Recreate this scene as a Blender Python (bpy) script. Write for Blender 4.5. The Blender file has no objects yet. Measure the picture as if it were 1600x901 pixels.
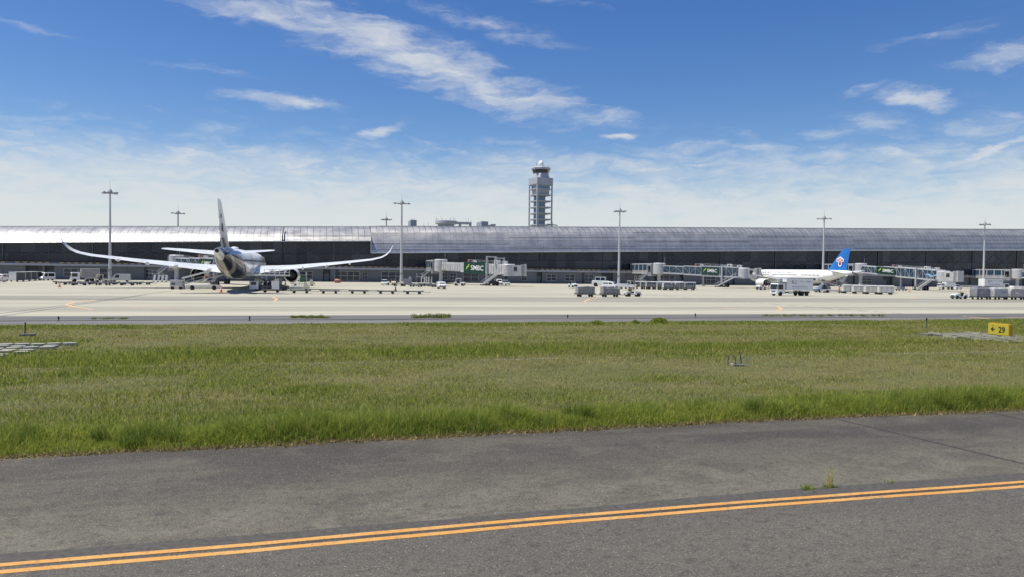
import bpy, bmesh, math, random
import numpy as np
from mathutils import Vector, Matrix, Euler
R = math.radians
random.seed(7)
rng = np.random.default_rng(11)
S = bpy.context.scene
C = bpy.context.collection

# ------------------------------------------------------------------ camera
CAM_H, FPX, YAW, PITCH, ROLL = 4.5, 1150.0, R(15.0), math.atan(27.5 / 1150), R(0.75)
cp, sp_ = math.cos(PITCH), math.sin(PITCH)
Fv = Vector((math.sin(YAW) * cp, math.cos(YAW) * cp, -sp_))
Rh = Vector((math.cos(YAW), -math.sin(YAW), 0))
Uh = Rh.cross(Fv)
Rv = Rh * math.cos(ROLL) + Uh * math.sin(ROLL)
Uv = Uh * math.cos(ROLL) - Rh * math.sin(ROLL)
cam_d = bpy.data.cameras.new('camera')
cam_d.sensor_width = 36.0
cam_d.lens = 36.0 * FPX / 1600.0
cam_d.clip_start = 0.1
cam_d.clip_end = 20000.0
cam = bpy.data.objects.new('camera', cam_d)
C.objects.link(cam)
cm = Matrix((Rv, Uv, -Fv)).transposed().to_4x4()
cm.translation = Vector((0, 0, CAM_H))
cam.matrix_world = cm
S.camera = cam

def ray(px, py):
    return Fv + Rv * ((px - 800.0) / FPX) + Uv * ((450.5 - py) / FPX)
def gp(px, py, z=0.0):                     # where the survey line through a photo point meets the ground
    d = ray(px, py); t = (z - CAM_H) / d.z
    return Vector((d.x * t, d.y * t, z))
def atY(px, py, Y):
    d = ray(px, py); t = Y / d.y
    return Vector((d.x * t, Y, CAM_H + d.z * t))
def colX(px, Y):                           # X of an upright at distance Y
    return atY(px, 423, Y).x

# ------------------------------------------------------------------ light
SUN = Vector((-0.36, 0.06, 0.93)).normalized()
SUN_EL = math.asin(SUN.z)
SUN_ROT = math.atan2(SUN.x, SUN.y)
sl = bpy.data.lights.new('sun', 'SUN')
sl.energy = 4.6
sl.angle = R(0.53)
sl.color = (1.0, 0.945, 0.83)
so = bpy.data.objects.new('sun', sl)
so.rotation_euler = (-SUN).to_track_quat('-Z', 'Y').to_euler()
so.location = (0, 0, 300)
C.objects.link(so)
S.view_settings.view_transform = 'Standard'
S.view_settings.look = 'None'
S.view_settings.gamma = 1.0
S.view_settings.use_curve_mapping = False
S.view_settings.exposure = 0.4

W = bpy.data.worlds.new('World'); S.world = W; W.use_nodes = True
nt = W.node_tree; N = nt.nodes; L = nt.links
N.clear()
def wn(t, **kw):
    n = N.new(t)
    for k, v in kw.items(): setattr(n, k, v)
    return n
def wmath(op, a, b=None, c=None):
    n = wn('ShaderNodeMath', operation=op)
    for i, v in enumerate((a, b, c)):
        if v is None: continue
        if isinstance(v, (int, float)): n.inputs[i].default_value = v
        else: L.new(v, n.inputs[i])
    return n.outputs[0]
def build_world():
    tc = wn('ShaderNodeTexCoord')
    sky = wn('ShaderNodeTexSky', sky_type='NISHITA', sun_disc=False)
    sky.sun_elevation = SUN_EL; sky.sun_rotation = SUN_ROT
    sky.air_density = 1.0; sky.dust_density = 0.2; sky.ozone_density = 2.2; sky.altitude = 0
    hs = wn('ShaderNodeHueSaturation'); hs.inputs['Hue'].default_value = 0.513; hs.inputs['Saturation'].default_value = 1.33
    hs.inputs['Value'].default_value = 1.0
    L.new(sky.outputs[0], hs.inputs['Color'])
    nrm = wn('ShaderNodeVectorMath', operation='NORMALIZE'); L.new(tc.outputs['Generated'], nrm.inputs[0])
    sx = wn('ShaderNodeSeparateXYZ'); L.new(nrm.outputs[0], sx.inputs[0])
    az = wmath('MULTIPLY', wmath('ARCTAN2', sx.outputs[0], sx.outputs[1]), 180 / math.pi)
    el = wmath('MULTIPLY', wmath('ARCSINE', sx.outputs[2]), 180 / math.pi)
    cv = wn('ShaderNodeCombineXYZ'); L.new(az, cv.inputs[0]); L.new(el, cv.inputs[1])
    # large warp, so that no cloud keeps a tidy outline
    mp = wn('ShaderNodeMapping'); mp.inputs['Scale'].default_value = (0.16, 0.42, 1); L.new(cv.outputs[0], mp.inputs['Vector'])
    n1 = wn('ShaderNodeTexNoise'); n1.inputs['Scale'].default_value = 1.0; n1.inputs['Detail'].default_value = 6
    n1.inputs['Roughness'].default_value = 0.62
    L.new(mp.outputs[0], n1.inputs['Vector'])
    sub = wn('ShaderNodeVectorMath', operation='SUBTRACT'); L.new(n1.outputs['Color'], sub.inputs[0]); sub.inputs[1].default_value = (.5, .5, .5)
    mul = wn('ShaderNodeVectorMath', operation='MULTIPLY'); L.new(sub.outputs[0], mul.inputs[0]); mul.inputs[1].default_value = (6.5, 2.6, 0)
    wv = wn('ShaderNodeVectorMath', operation='ADD'); L.new(cv.outputs[0], wv.inputs[0]); L.new(mul.outputs[0], wv.inputs[1])
    # fine streaks
    mp2 = wn('ShaderNodeMapping'); mp2.inputs['Scale'].default_value = (0.26, 1.15, 1); mp2.inputs['Rotation'].default_value = (0, 0, R(14))
    L.new(wv.outputs[0], mp2.inputs['Vector'])
    n2 = wn('ShaderNodeTexNoise'); n2.inputs['Scale'].default_value = 1.0; n2.inputs['Detail'].default_value = 9
    n2.inputs['Roughness'].default_value = 0.6; n2.inputs['Distortion'].default_value = 0.3
    L.new(mp2.outputs[0], n2.inputs['Vector'])
    def azel(px, py):
        d = ray(px, py).normalized()
        return math.degrees(math.atan2(d.x, d.y)), math.degrees(math.asin(d.z))
    clouds = [(650, 92, 330, 48, 19, .95), (430, 22, 170, 34, 10, .75), (850, 160, 130, 26, 14, .7), (560, 60, 120, 30, 8, .6),
              (440, 158, 100, 15, 6, .85), (590, 206, 48, 13, -16, .85), (270, 262, 290, 48, 2, .95), (440, 250, 110, 24, 4, .85),
              (130, 285, 130, 44, 0, .85), (735, 244, 30, 9, 25, .5), (690, 228, 46, 5, 10, .45), (970, 214, 28, 7, 5, .95),
              (880, 254, 150, 20, 5, .8), (1010, 266, 110, 14, 8, .8), (1075, 236, 70, 18, -10, .65), (1180, 238, 52, 13, 0, .75),
              (1240, 267, 125, 11, -3, .9), (1385, 244, 58, 10, 2, .95), (1430, 153, 70, 20, 6, .9), (1370, 192, 75, 24, 0, .6),
              (1290, 212, 50, 12, 0, .55), (1535, 197, 90, 30, 0, .55), (1525, 243, 135, 10, -17, .9), (1570, 88, 90, 22, -12, .65),
              (1490, 102, 70, 12, 0, .35), (25, 231, 45, 6, 3, .8), (640, 290, 280, 46, 0, .85), (870, 0, 120, 10, 5, .3),
              (30, 45, 110, 10, 14, .35), (1100, 258, 60, 7, -4, .7), (1330, 290, 40, 5, 0, .6), (1340, 140, 45, 10, -12, .55), (1460, 60, 120, 16, -10, .35), (200, 235, 120, 14, -4, .6), (330, 110, 120, 10, 10, .25), (960, 178, 70, 14, 12, .5), (760, 40, 150, 22, 14, .45), (1160, 262, 90, 6, 2, .6), (1560, 180, 60, 14, 6, .5), (1150, 300, 220, 24, 0, .55), (330, 315, 420, 50, 0, .55)]
    # the same weather goes on all round, outside the picture too
    rr = random.Random(5)
    for k in range(26):
        a = 60 + rr.random() * 250
        e = 6 + rr.random() * 34
        clouds.append(('abs', a if a < 180 else a - 360, e, 4 + rr.random() * 14, .8 + rr.random() * 1.8, rr.uniform(-16, 16), rr.uniform(.5, .9)))
    m = None
    for c in clouds:
        if c[0] == 'abs':
            _, a0, e0, hl, hw, ang, s = c
        else:
            px, py, hlp, hwp, ang, s = c
            a0, e0 = azel(px, py)
            t = R(ang)
            a1, e1 = azel(px + hlp * math.cos(t), py + hlp * math.sin(t))
            hl = math.hypot(a1 - a0, e1 - e0); ang = -math.degrees(math.atan2(-(e1 - e0), a1 - a0)) if True else ang
            a2, e2 = azel(px - hwp * math.sin(t), py + hwp * math.cos(t))
            hw = math.hypot(a2 - a0, e2 - e0)
        mm = wn('ShaderNodeMapping', vector_type='TEXTURE')
        mm.inputs['Location'].default_value = (a0, e0, 0); mm.inputs['Rotation'].default_value = (0, 0, R(ang))
        mm.inputs['Scale'].default_value = (hl, hw, 1)
        L.new(wv.outputs[0], mm.inputs['Vector'])
        ln = wn('ShaderNodeVectorMath', operation='LENGTH'); L.new(mm.outputs[0], ln.inputs[0])
        mr = wn('ShaderNodeMapRange', interpolation_type='SMOOTHSTEP')
        L.new(ln.outputs['Value'], mr.inputs[0])
        mr.inputs[1].default_value = 1.35; mr.inputs[2].default_value = 0.0; mr.inputs[3].default_value = 0; mr.inputs[4].default_value = s
        m = mr.outputs[0] if m is None else wmath('MAXIMUM', m, mr.outputs[0])
    st = wmath('ADD', m, wmath('MULTIPLY', wmath('SUBTRACT', n2.outputs[0], 0.5), 1.9))
    dn = wn('ShaderNodeMapRange', interpolation_type='SMOOTHSTEP'); L.new(st, dn.inputs[0])
    dn.inputs[1].default_value = 0.0; dn.inputs[2].default_value = 1.35; dn.inputs[3].default_value = 0; dn.inputs[4].default_value = 0.84
    gate = wn('ShaderNodeMapRange'); L.new(m, gate.inputs[0]); gate.inputs[1].default_value = 0.0; gate.inputs[2].default_value = 0.18
    d1 = wmath('MULTIPLY', dn.outputs[0], gate.outputs[0])
    # pale bank of stratus lying along the horizon
    nb = wmath('MULTIPLY', wmath('SUBTRACT', n1.outputs[0], 0.5), 7.0)
    nb2 = wmath('MULTIPLY', wmath('SUBTRACT', n2.outputs[0], 0.5), 8.0)
    e2 = wmath('ADD', el, wmath('ADD', nb, nb2))
    bk = wn('ShaderNodeMapRange', interpolation_type='SMOOTHSTEP'); L.new(e2, bk.inputs[0])
    bk.inputs[1].default_value = 10.4; bk.inputs[2].default_value = 3.4; bk.inputs[3].default_value = 0; bk.inputs[4].default_value = 0.86
    veil = wn('ShaderNodeMapRange', interpolation_type='SMOOTHSTEP'); L.new(el, veil.inputs[0])
    veil.inputs[1].default_value = 9; veil.inputs[2].default_value = 0; veil.inputs[3].default_value = 0; veil.inputs[4].default_value = 0.3
    dens = wmath('MAXIMUM', wmath('MAXIMUM', d1, bk.outputs[0]), veil.outputs[0])
    mx = wn('ShaderNodeMix', data_type='RGBA')
    L.new(dens, mx.inputs['Factor'])
    L.new(hs.outputs[0], mx.inputs['A'])
    mx.inputs['B'].default_value = (6.5, 6.7, 6.75, 1)
    bg = wn('ShaderNodeBackground'); bg.inputs['Strength'].default_value = 0.085
    L.new(mx.outputs['Result'], bg.inputs['Color'])
    out = wn('ShaderNodeOutputWorld'); L.new(bg.outputs[0], out.inputs[0])
build_world()

# ------------------------------------------------------------------ mesh helpers
class MB:
    def __init__(s): s.v = []; s.f = []
    def add(s, vs, fs):
        o = len(s.v); s.v += [tuple(v) for v in vs]; s.f += [tuple(i + o for i in f) for f in fs]
    def box(s, c, d, M=None):
        x, y, z = d[0] / 2, d[1] / 2, d[2] / 2
        vs = [Vector(p) for p in ((-x, -y, -z), (x, -y, -z), (x, y, -z), (-x, y, -z), (-x, -y, z), (x, -y, z), (x, y, z), (-x, y, z))]
        if M is not None: vs = [M @ v for v in vs]
        c = Vector(c)
        s.add([v + c for v in vs], [(0, 3, 2, 1), (4, 5, 6, 7), (0, 1, 5, 4), (1, 2, 6, 5), (2, 3, 7, 6), (3, 0, 4, 7)])
        return s
    def bb(s, a, b):
        return s.box([(a[i] + b[i]) / 2 for i in range(3)], [abs(b[i] - a[i]) for i in range(3)])
    def bar(s, p, q, w, h=None):
        p, q = Vector(p), Vector(q); h = h or w; d = q - p; l = d.length
        if l < 1e-6: return s
        d.normalize(); up = Vector((0, 0, 1)) if abs(d.z) < .98 else Vector((0, 1, 0))
        r = d.cross(up).normalized(); u = r.cross(d)
        return s.box((p + q) / 2, (w, l, h), Matrix((r, d, u)).transposed())
    def tube(s, p, q, r0, r1=None, n=8):
        p, q = Vector(p), Vector(q); r1 = r0 if r1 is None else r1; d = (q - p)
        if d.length < 1e-6: return s
        d.normalize(); a = d.orthogonal().normalized(); b = d.cross(a)
        vs = []
        for c, r in ((p, r0), (q, r1)):
            for i in range(n):
                t = 2 * math.pi * i / n; vs.append(c + a * (r * math.cos(t)) + b * (r * math.sin(t)))
        fs = [(i, (i + 1) % n, n + (i + 1) % n, n + i) for i in range(n)] + [tuple(range(n - 1, -1, -1)), tuple(range(n, 2 * n))]
        s.add(vs, fs); return s
    def lathe(s, prof, c=(0, 0, 0), axis='z', n=20, cap=True):
        c = Vector(c); vs = []
        for r, h in prof:
            for i in range(n):
                t = 2 * math.pi * i / n; a, b = r * math.cos(t), r * math.sin(t)
                vs.append(c + Vector({'z': (a, b, h), 'y': (a, h, b), 'x': (h, a, b)}[axis]))
        fs = []
        for k in range(len(prof) - 1):
            fs += [(k * n + i, k * n + (i + 1) % n, (k + 1) * n + (i + 1) % n, (k + 1) * n + i) for i in range(n)]
        if cap: fs += [tuple(range(n)), tuple((len(prof) - 1) * n + i for i in range(n))]
        s.add(vs, fs); return s
    def loft(s, rings, cap=True, closed=True):
        n = len(rings[0]); vs = [v for r in rings for v in r]; fs = []
        m = n if closed else n - 1
        for k in range(len(rings) - 1):
            fs += [(k * n + i, k * n + (i + 1) % n, (k + 1) * n + (i + 1) % n, (k + 1) * n + i) for i in range(m)]
        if cap and closed: fs += [tuple(range(n)), tuple((len(rings) - 1) * n + i for i in range(n))]
        s.add(vs, fs); return s
    def prism(s, poly, a, b, axis='y'):
        # poly: (u, w) pairs; axis y -> (x,z) profile extruded along y ; axis x -> (y,z) ; axis z -> (x,y)
        f = {'y': lambda u, w, t: (u, t, w), 'x': lambda u, w, t: (t, u, w), 'z': lambda u, w, t: (u, w, t)}[axis]
        n = len(poly)
        vs = [f(u, w, a) for u, w in poly] + [f(u, w, b) for u, w in poly]
        fs = [(i, (i + 1) % n, n + (i + 1) % n, n + i) for i in range(n)] + [tuple(range(n)), tuple(range(n, 2 * n))]
        s.add(vs, fs); return s
    def mesh(s, name, mat, smooth=None, bevel=0):
        me = bpy.data.meshes.new(name)
        me.from_pydata(s.v, [], s.f)
        bm = bmesh.new(); bm.from_mesh(me)
        bmesh.ops.recalc_face_normals(bm, faces=bm.faces)
        if bevel:
            es = [e for e in bm.edges if len(e.link_faces) == 2 and e.calc_face_angle(0) > R(40)]
            bmesh.ops.bevel(bm, geom=es, offset=bevel, segments=2, profile=.6, affect='EDGES', clamp_overlap=True)
        bm.to_mesh(me); bm.free()
        if smooth:
            for p in me.polygons: p.use_smooth = True
            me.set_sharp_from_angle(angle=R(smooth))
        if mat: me.materials.append(mat)
        return me
    def build(s, name, mat, parent=None, smooth=None, bevel=0, stuff=False):
        o = bpy.data.objects.new(name, s.mesh(name, mat, smooth, bevel))
        C.objects.link(o)
        if parent is not None: o.parent = parent
        if stuff: o['kind'] = 'stuff'
        return o
def tag(o, label, cat, group=None):
    o['label'] = label; o['category'] = cat
    if group: o['group'] = group
    return o
def thing(name, label, cat, loc=(0, 0, 0), rz=0, group=None):
    o = bpy.data.objects.new(name, None); o.empty_display_size = .3
    C.objects.link(o); o.location = loc; o.rotation_euler = (0, 0, rz)
    return tag(o, label, cat, group)
def struct(o): o['kind'] = 'structure'; return o
def inst(me, name, parent, loc=(0, 0, 0), rot=(0, 0, 0), sc=(1, 1, 1)):
    o = bpy.data.objects.new(name, me); C.objects.link(o); o.parent = parent
    o.location = loc; o.rotation_euler = rot; o.scale = sc
    return o
def dup(root, loc=None, rz=None, label=None, group=None):
    def cp_(o, par):
        c = o.copy(); C.objects.link(c); c.parent = par
        for ch in o.children: cp_(ch, c)
        return c
    r = cp_(root, None)
    if loc is not None: r.location = loc
    if rz is not None: r.rotation_euler = (0, 0, rz)
    if label: r['label'] = label
    if group: r['group'] = group
    return r
def text_mesh(txt, size, mat, shear=0.0, depth=0.004, align='LEFT', space=1.0, bold=0.0):
    cu = bpy.data.curves.new('lettering', 'FONT'); cu.body = txt; cu.size = size; cu.shear = shear
    cu.extrude = depth; cu.align_x = align; cu.align_y = 'CENTER'; cu.space_character = space; cu.offset = bold
    cu.resolution_u = 3
    o = bpy.data.objects.new('lettering_tmp', cu); C.objects.link(o)
    dg = bpy.context.evaluated_depsgraph_get()
    me = bpy.data.meshes.new_from_object(o.evaluated_get(dg))
    bpy.data.objects.remove(o); bpy.data.curves.remove(cu)
    me.materials.clear(); me.materials.append(mat)
    return me
def place_text(name, parent, me, origin, xdir, ydir, sx=1.0):
    # lettering lies in the plane of xdir / ydir (parent space)
    x = Vector(xdir).normalized(); z = x.cross(Vector(ydir)).normalized(); y = z.cross(x)
    o = bpy.data.objects.new(name, me); C.objects.link(o); o.parent = parent
    m = Matrix((x, y, z)).transposed().to_4x4(); m.translation = Vector(origin)
    o.matrix_local = m @ Matrix.Diagonal((sx, 1, 1, 1))
    return o

# ------------------------------------------------------------------ materials
MATS = {}
def mat(name, col, rough=.6, metal=0.0, var=.12, scale=3.0, bump=0.0, spec=.5, dirt=0.0, coat=0.0):
    if name in MATS: return MATS[name]
    m = bpy.data.materials.new(name); m.use_nodes = True
    nt = m.node_tree; n = nt.nodes; l = nt.links
    p = n['Principled BSDF']
    tc = n.new('ShaderNodeTexCoord')
    ns = n.new('ShaderNodeTexNoise'); ns.inputs['Scale'].default_value = scale; ns.inputs['Detail'].default_value = 5
    ns.inputs['Roughness'].default_value = .6
    l.new(tc.outputs['Object'], ns.inputs['Vector'])
    cr = n.new('ShaderNodeMapRange'); l.new(ns.outputs[0], cr.inputs[0])
    cr.inputs[1].default_value = .3; cr.inputs[2].default_value = .7; cr.inputs[3].default_value = 1 - var; cr.inputs[4].default_value = 1 + var * .6
    mu = n.new('ShaderNodeVectorMath'); mu.operation = 'SCALE'; mu.inputs[0].default_value = col[:3]
    l.new(cr.outputs[0], mu.inputs['Scale'])
    l.new(mu.outputs[0], p.inputs['Base Color'])
    rr = n.new('ShaderNodeMapRange'); l.new(ns.outputs[0], rr.inputs[0])
    rr.inputs[1].default_value = .3; rr.inputs[2].default_value = .7
    rr.inputs[3].default_value = max(.03, rough - .08); rr.inputs[4].default_value = min(1, rough + .08)
    l.new(rr.outputs[0], p.inputs['Roughness'])
    p.inputs['Metallic'].default_value = metal
    p.inputs['Specular IOR Level'].default_value = spec
    if coat: p.inputs['Coat Weight'].default_value = coat; p.inputs['Coat Roughness'].default_value = .08
    if bump:
        b = n.new('ShaderNodeBump'); b.inputs['Strength'].default_value = bump; b.inputs['Distance'].default_value = .02
        n3 = n.new('ShaderNodeTexNoise'); n3.inputs['Scale'].default_value = scale * 8; n3.inputs['Detail'].default_value = 4
        l.new(tc.outputs['Object'], n3.inputs['Vector']); l.new(n3.outputs[0], b.inputs['Height']); l.new(b.outputs[0], p.inputs['Normal'])
    MATS[name] = m
    return m
white = mat('white_paint', (.78, .79, .79), .35, var=.08, scale=.8, coat=.2)
offwhite = mat('off_white_paint', (.68, .68, .65), .5, var=.14, scale=1.2)
cream = mat('cream_paint', (.70, .66, .50), .5, var=.12, scale=1.0)
lgrey = mat('light_grey_metal', (.47, .48, .49), .45, var=.14, scale=1.5)
grey = mat('grey_metal', (.28, .29, .31), .5, var=.18, scale=1.5)
dgrey = mat('dark_grey_metal', (.075, .08, .088), .55, var=.25, scale=2)
steel = mat('galvanised_steel', (.42, .43, .44), .38, .75, .2, 2)
alum = mat('aluminium_sheet', (.62, .63, .64), .34, .8, .14, 1.2)
rubber = mat('tyre_rubber', (.018, .018, .02), .8, var=.3, scale=6)
black = mat('black_paint', (.012, .012, .014), .5, var=.3)
glassm = mat('vehicle_glass', (.012, .016, .02), .08, var=.1, spec=.7)
red = mat('red_plastic', (.52, .05, .03), .5, var=.15)
orange = mat('orange_plastic', (.78, .16, .04), .5, var=.15)
yellowp = mat('yellow_paint', (.72, .5, .05), .45, var=.12)
hiviz = mat('hi_vis_cloth', (.55, .6, .06), .8, var=.15)
navy = mat('navy_cloth', (.025, .03, .05), .85, var=.25)
skin = mat('skin', (.45, .27, .19), .6, var=.08)
hairm = mat('dark_hair', (.02, .016, .013), .7, var=.2)
cloth_y = mat('cargo_net_goods', (.30, .29, .30), .7, var=.45, scale=4, bump=.5)
tarp = mat('plastic_wrap', (.42, .43, .43), .32, var=.35, scale=2.2, bump=.6)
green_board = mat('green_sign_board', (.012, .05, .04), .3, var=.12)
lime = mat('lime_emblem', (.42, .62, .05), .4, var=.06)
letter_w = mat('white_lettering', (.86, .87, .86), .4, var=.04)
letter_k = mat('black_lettering', (.02, .02, .022), .5, var=.1)
letter_b = mat('blue_lettering', (.06, .09, .28), .5, var=.1)
bluef = mat('airline_blue', (.012, .16, .52), .3, var=.06, scale=.5, coat=.3)
redf = mat('airline_red', (.45, .015, .02), .35, var=.06)
conc = mat('precast_concrete', (.34, .34, .32), .85, var=.2, scale=2.5, bump=.3)
pane_m = mat('blue_tinted_glass', (.035, .07, .11), .08, var=.2, scale=.6, spec=.8)
# ------------------------------------------------------------------ ground surfaces
def ground_mat(name, build):
    m = bpy.data.materials.new(name); m.use_nodes = True
    nt = m.node_tree; p = nt.nodes['Principled BSDF']
    tc = nt.nodes.new('ShaderNodeTexCoord')
    def node(t, **kw):
        n = nt.nodes.new(t)
        for k, v in kw.items(): setattr(n, k, v)
        return n
    def noise(scale, detail=5, rough=.6, sx=1, sy=1, dist=0, loc=(0, 0, 0)):
        mp = node('ShaderNodeMapping'); mp.inputs['Scale'].default_value = (sx, sy, 1); mp.inputs['Location'].default_value = loc
        nt.links.new(tc.outputs['Object'], mp.inputs['Vector'])
        n = node('ShaderNodeTexNoise'); n.inputs['Scale'].default_value = scale; n.inputs['Detail'].default_value = detail
        n.inputs['Roughness'].default_value = rough; n.inputs['Distortion'].default_value = dist
        nt.links.new(mp.outputs[0], n.inputs['Vector']); return n.outputs[0]
    def mix(f, a, b):
        n = node('ShaderNodeMix', data_type='RGBA')
        if isinstance(f, float): n.inputs['Factor'].default_value = f
        else: nt.links.new(f, n.inputs['Factor'])
        for k, v in (('A', a), ('B', b)):
            if isinstance(v, tuple): n.inputs[k].default_value = (*v, 1)
            else: nt.links.new(v, n.inputs[k])
        return n.outputs['Result']
    def rng_(v, a, b, c=0., d=1.):
        n = node('ShaderNodeMapRange', interpolation_type='SMOOTHSTEP'); nt.links.new(v, n.inputs[0])
        for i, x in enumerate((a, b, c, d)): n.inputs[i + 1].default_value = x
        return n.outputs[0]
    def mth(op, a, b=0.):
        n = node('ShaderNodeMath', operation=op)
        for i, x in enumerate((a, b)):
            if isinstance(x, (int, float)): n.inputs[i].default_value = x
            else: nt.links.new(x, n.inputs[i])
        return n.outputs[0]
    sep = node('ShaderNodeSeparateXYZ'); nt.links.new(tc.outputs['Object'], sep.inputs[0])
    def bump(h, st, dist=.01):
        b = node('ShaderNodeBump'); b.inputs['Strength'].default_value = st; b.inputs['Distance'].default_value = dist
        nt.links.new(h, b.inputs['Height']); nt.links.new(b.outputs[0], p.inputs['Normal'])
    build(p, nt, noise, mix, rng_, mth, sep, bump)
    return m
def asphalt(p, nt, noise, mix, rng_, mth, sep, bump):
    fine = noise(27, 3, .95, 1, .7); mid = noise(5, 6, .85); grit = noise(31, 1, .5, 1, .6, 0, (7, 3, 0)); big = noise(.30, 5, .62, .55, 1.0, .9); st = noise(.5, 5, .62, .12, 1.3, .4); cloud = noise(.9, 5, .65, .8, 1.0, .6, (9, 4, 0))
    base = mix(rng_(big, .36, .64), (.039, .0325, .0265), (.083, .0725, .055))
    base = mix(rng_(st, .46, .64, 0, .8), base, (.033, .0275, .0235))
    base = mix(rng_(cloud, .50, .66, 0, .45), base, (.105, .095, .072))
    # older, sandier surfacing just beyond the paved seam, rubbed dark further out
    yv = mth('ADD', sep.outputs[1], mth('MULTIPLY', mth('SUBTRACT', big, .5), 3.0))
    old = mth('MULTIPLY', rng_(sep.outputs[1], 12.8, 12.9), rng_(yv, 17.6, 13.2))
    base = mix(mth('MULTIPLY', old, mth('ADD', .42, mth('MULTIPLY', rng_(cloud, .38, .62), .45))), base, (.14, .129, .094))
    near = rng_(sep.outputs[1], 12.5, 12.3)
    base = mix(mth('MULTIPLY', near, .6), base, (.112, .104, .087))
    sp = rng_(fine, .52, .66)
    base = mix(mth('MULTIPLY', sp, .7), base, (.18, .166, .128))
    lo = rng_(fine, .48, .36)
    base = mix(mth('MULTIPLY', lo, .8), base, (.014, .0125, .011))
    base = mix(mth('MULTIPLY', rng_(grit, .66, .73), .65), base, (.34, .32, .27))
    dk = rng_(mid, .52, .36)
    base = mix(mth('MULTIPLY', dk, .6), base, (.024, .022, .021))
    blot = rng_(noise(1.7, 3, .6, 1, 1, .5, (4, 2, 0)), .66, .76)
    base = mix(mth('MULTIPLY', blot, .35), base, (.12, .112, .085))
    nt.links.new(base, p.inputs['Base Color'])
    p.inputs['Roughness'].default_value = .82
    bump(mth('ADD', fine, mid), .55, .012)
def asphalt_far(p, nt, noise, mix, rng_, mth, sep, bump):
    a = noise(.5, 5, .6, .12, 1.2); b = noise(6, 3)
    base = mix(rng_(a, .35, .7), (.10, .097, .095), (.175, .17, .16))
    base = mix(mth('MULTIPLY', rng_(b, .5, .7), .3), base, (.21, .205, .19))
    # the outer half of the strip is older and darker
    base = mix(mth('MULTIPLY', rng_(sep.outputs[1], 68.0, 69.0), .45), base, (.075, .074, .075))
    nt.links.new(base, p.inputs['Base Color']); p.inputs['Roughness'].default_value = .85
def concrete_apron(p, nt, noise, mix, rng_, mth, sep, bump):
    a = noise(.10, 5, .6, .06, 1.0, .3); b = noise(.5, 6, .65, .10, 1.0); c = noise(3, 4)
    base = mix(rng_(a, .35, .65), (.325, .307, .24), (.395, .375, .297))
    base = mix(mth('MULTIPLY', rng_(b, .50, .68), .7), base, (.25, .237, .19))
    base = mix(mth('MULTIPLY', rng_(c, .52, .7), .25), base, (.25, .24, .19))
    for y0, y1, s in ((106, 123, 1.0), (82, 90, .6), (134, 138, .45), (96, 98, .35)):
        t = mth('MULTIPLY', rng_(sep.outputs[1], y0 - 2, y0 + 2), rng_(sep.outputs[1], y1 + 3, y1 - 3))
        t = mth('MULTIPLY', t, rng_(noise(.22, 5, .65, .08, 1, .4, (3, 1, 0)), .30, .58))
        base = mix(mth('MULTIPLY', t, s), base, (.20, .192, .162))
    nt.links.new(base, p.inputs['Base Color']); p.inputs['Roughness'].default_value = .85
def soil(p, nt, noise, mix, rng_, mth, sep, bump):
    a = noise(.25, 6, .65, .5, 1); b = noise(2.5, 6, .7); c = noise(18, 3, .7)
    base = mix(rng_(a, .35, .65), (.075, .095, .024), (.13, .12, .05))
    base = mix(mth('MULTIPLY', rng_(b, .45, .7), .6), base, (.085, .105, .028))
    base = mix(mth('MULTIPLY', rng_(c, .5, .7), .5), base, (.19, .16, .08))
    nt.links.new(base, p.inputs['Base Color']); p.inputs['Roughness'].default_value = .95
    bump(mth('ADD', b, c), .8, .05)
def farland(p, nt, noise, mix, rng_, mth, sep, bump):
    base = mix(rng_(noise(.01, 5), .4, .6), (.22, .21, .18), (.30, .29, .25))
    nt.links.new(base, p.inputs['Base Color']); p.inputs['Roughness'].default_value = .9
def linepaint(c0, c1):
    def f(p, nt, noise, mix, rng_, mth, sep, bump):
        a = noise(14, 4, .7); b = noise(1.1, 5, .6)
        base = mix(rng_(b, .4, .7, 0, .6), c0, c1)
        base = mix(mth('MULTIPLY', rng_(a, .575, .65), .8), base, (.10, .09, .07))
        base = mix(mth('MULTIPLY', rng_(noise(3.1, 5, .75, .6, 1), .54, .66), .6), base, (.16, .13, .09))
        nt.links.new(base, p.inputs['Base Color']); p.inputs['Roughness'].default_value = .6
        bump(a, .3, .006)
    return f
M_asph = ground_mat('taxiway_asphalt', asphalt)
M_asph2 = ground_mat('shoulder_asphalt', asphalt_far)
M_apron = ground_mat('apron_concrete', concrete_apron)
M_soil = ground_mat('grassland_soil', soil)
M_far = ground_mat('far_land', farland)
M_line = ground_mat('yellow_line_paint', linepaint((.53, .26, .05), (.55, .33, .11)))
M_orange = ground_mat('orange_marking_paint', linepaint((.70, .40, .16), (.68, .50, .28)))
M_slabj = mat('slab_joint_filler', (.27, .255, .205), .9, var=.2)
M_joint = mat('joint_sealant', (.09, .088, .08), .8, var=.3)
M_joint_k = mat('dark_joint_sealant', (.018, .018, .018), .8, var=.3)
M_drain = mat('drain_kerb_concrete', (.26, .26, .22), .9, var=.3, scale=1)

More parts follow.
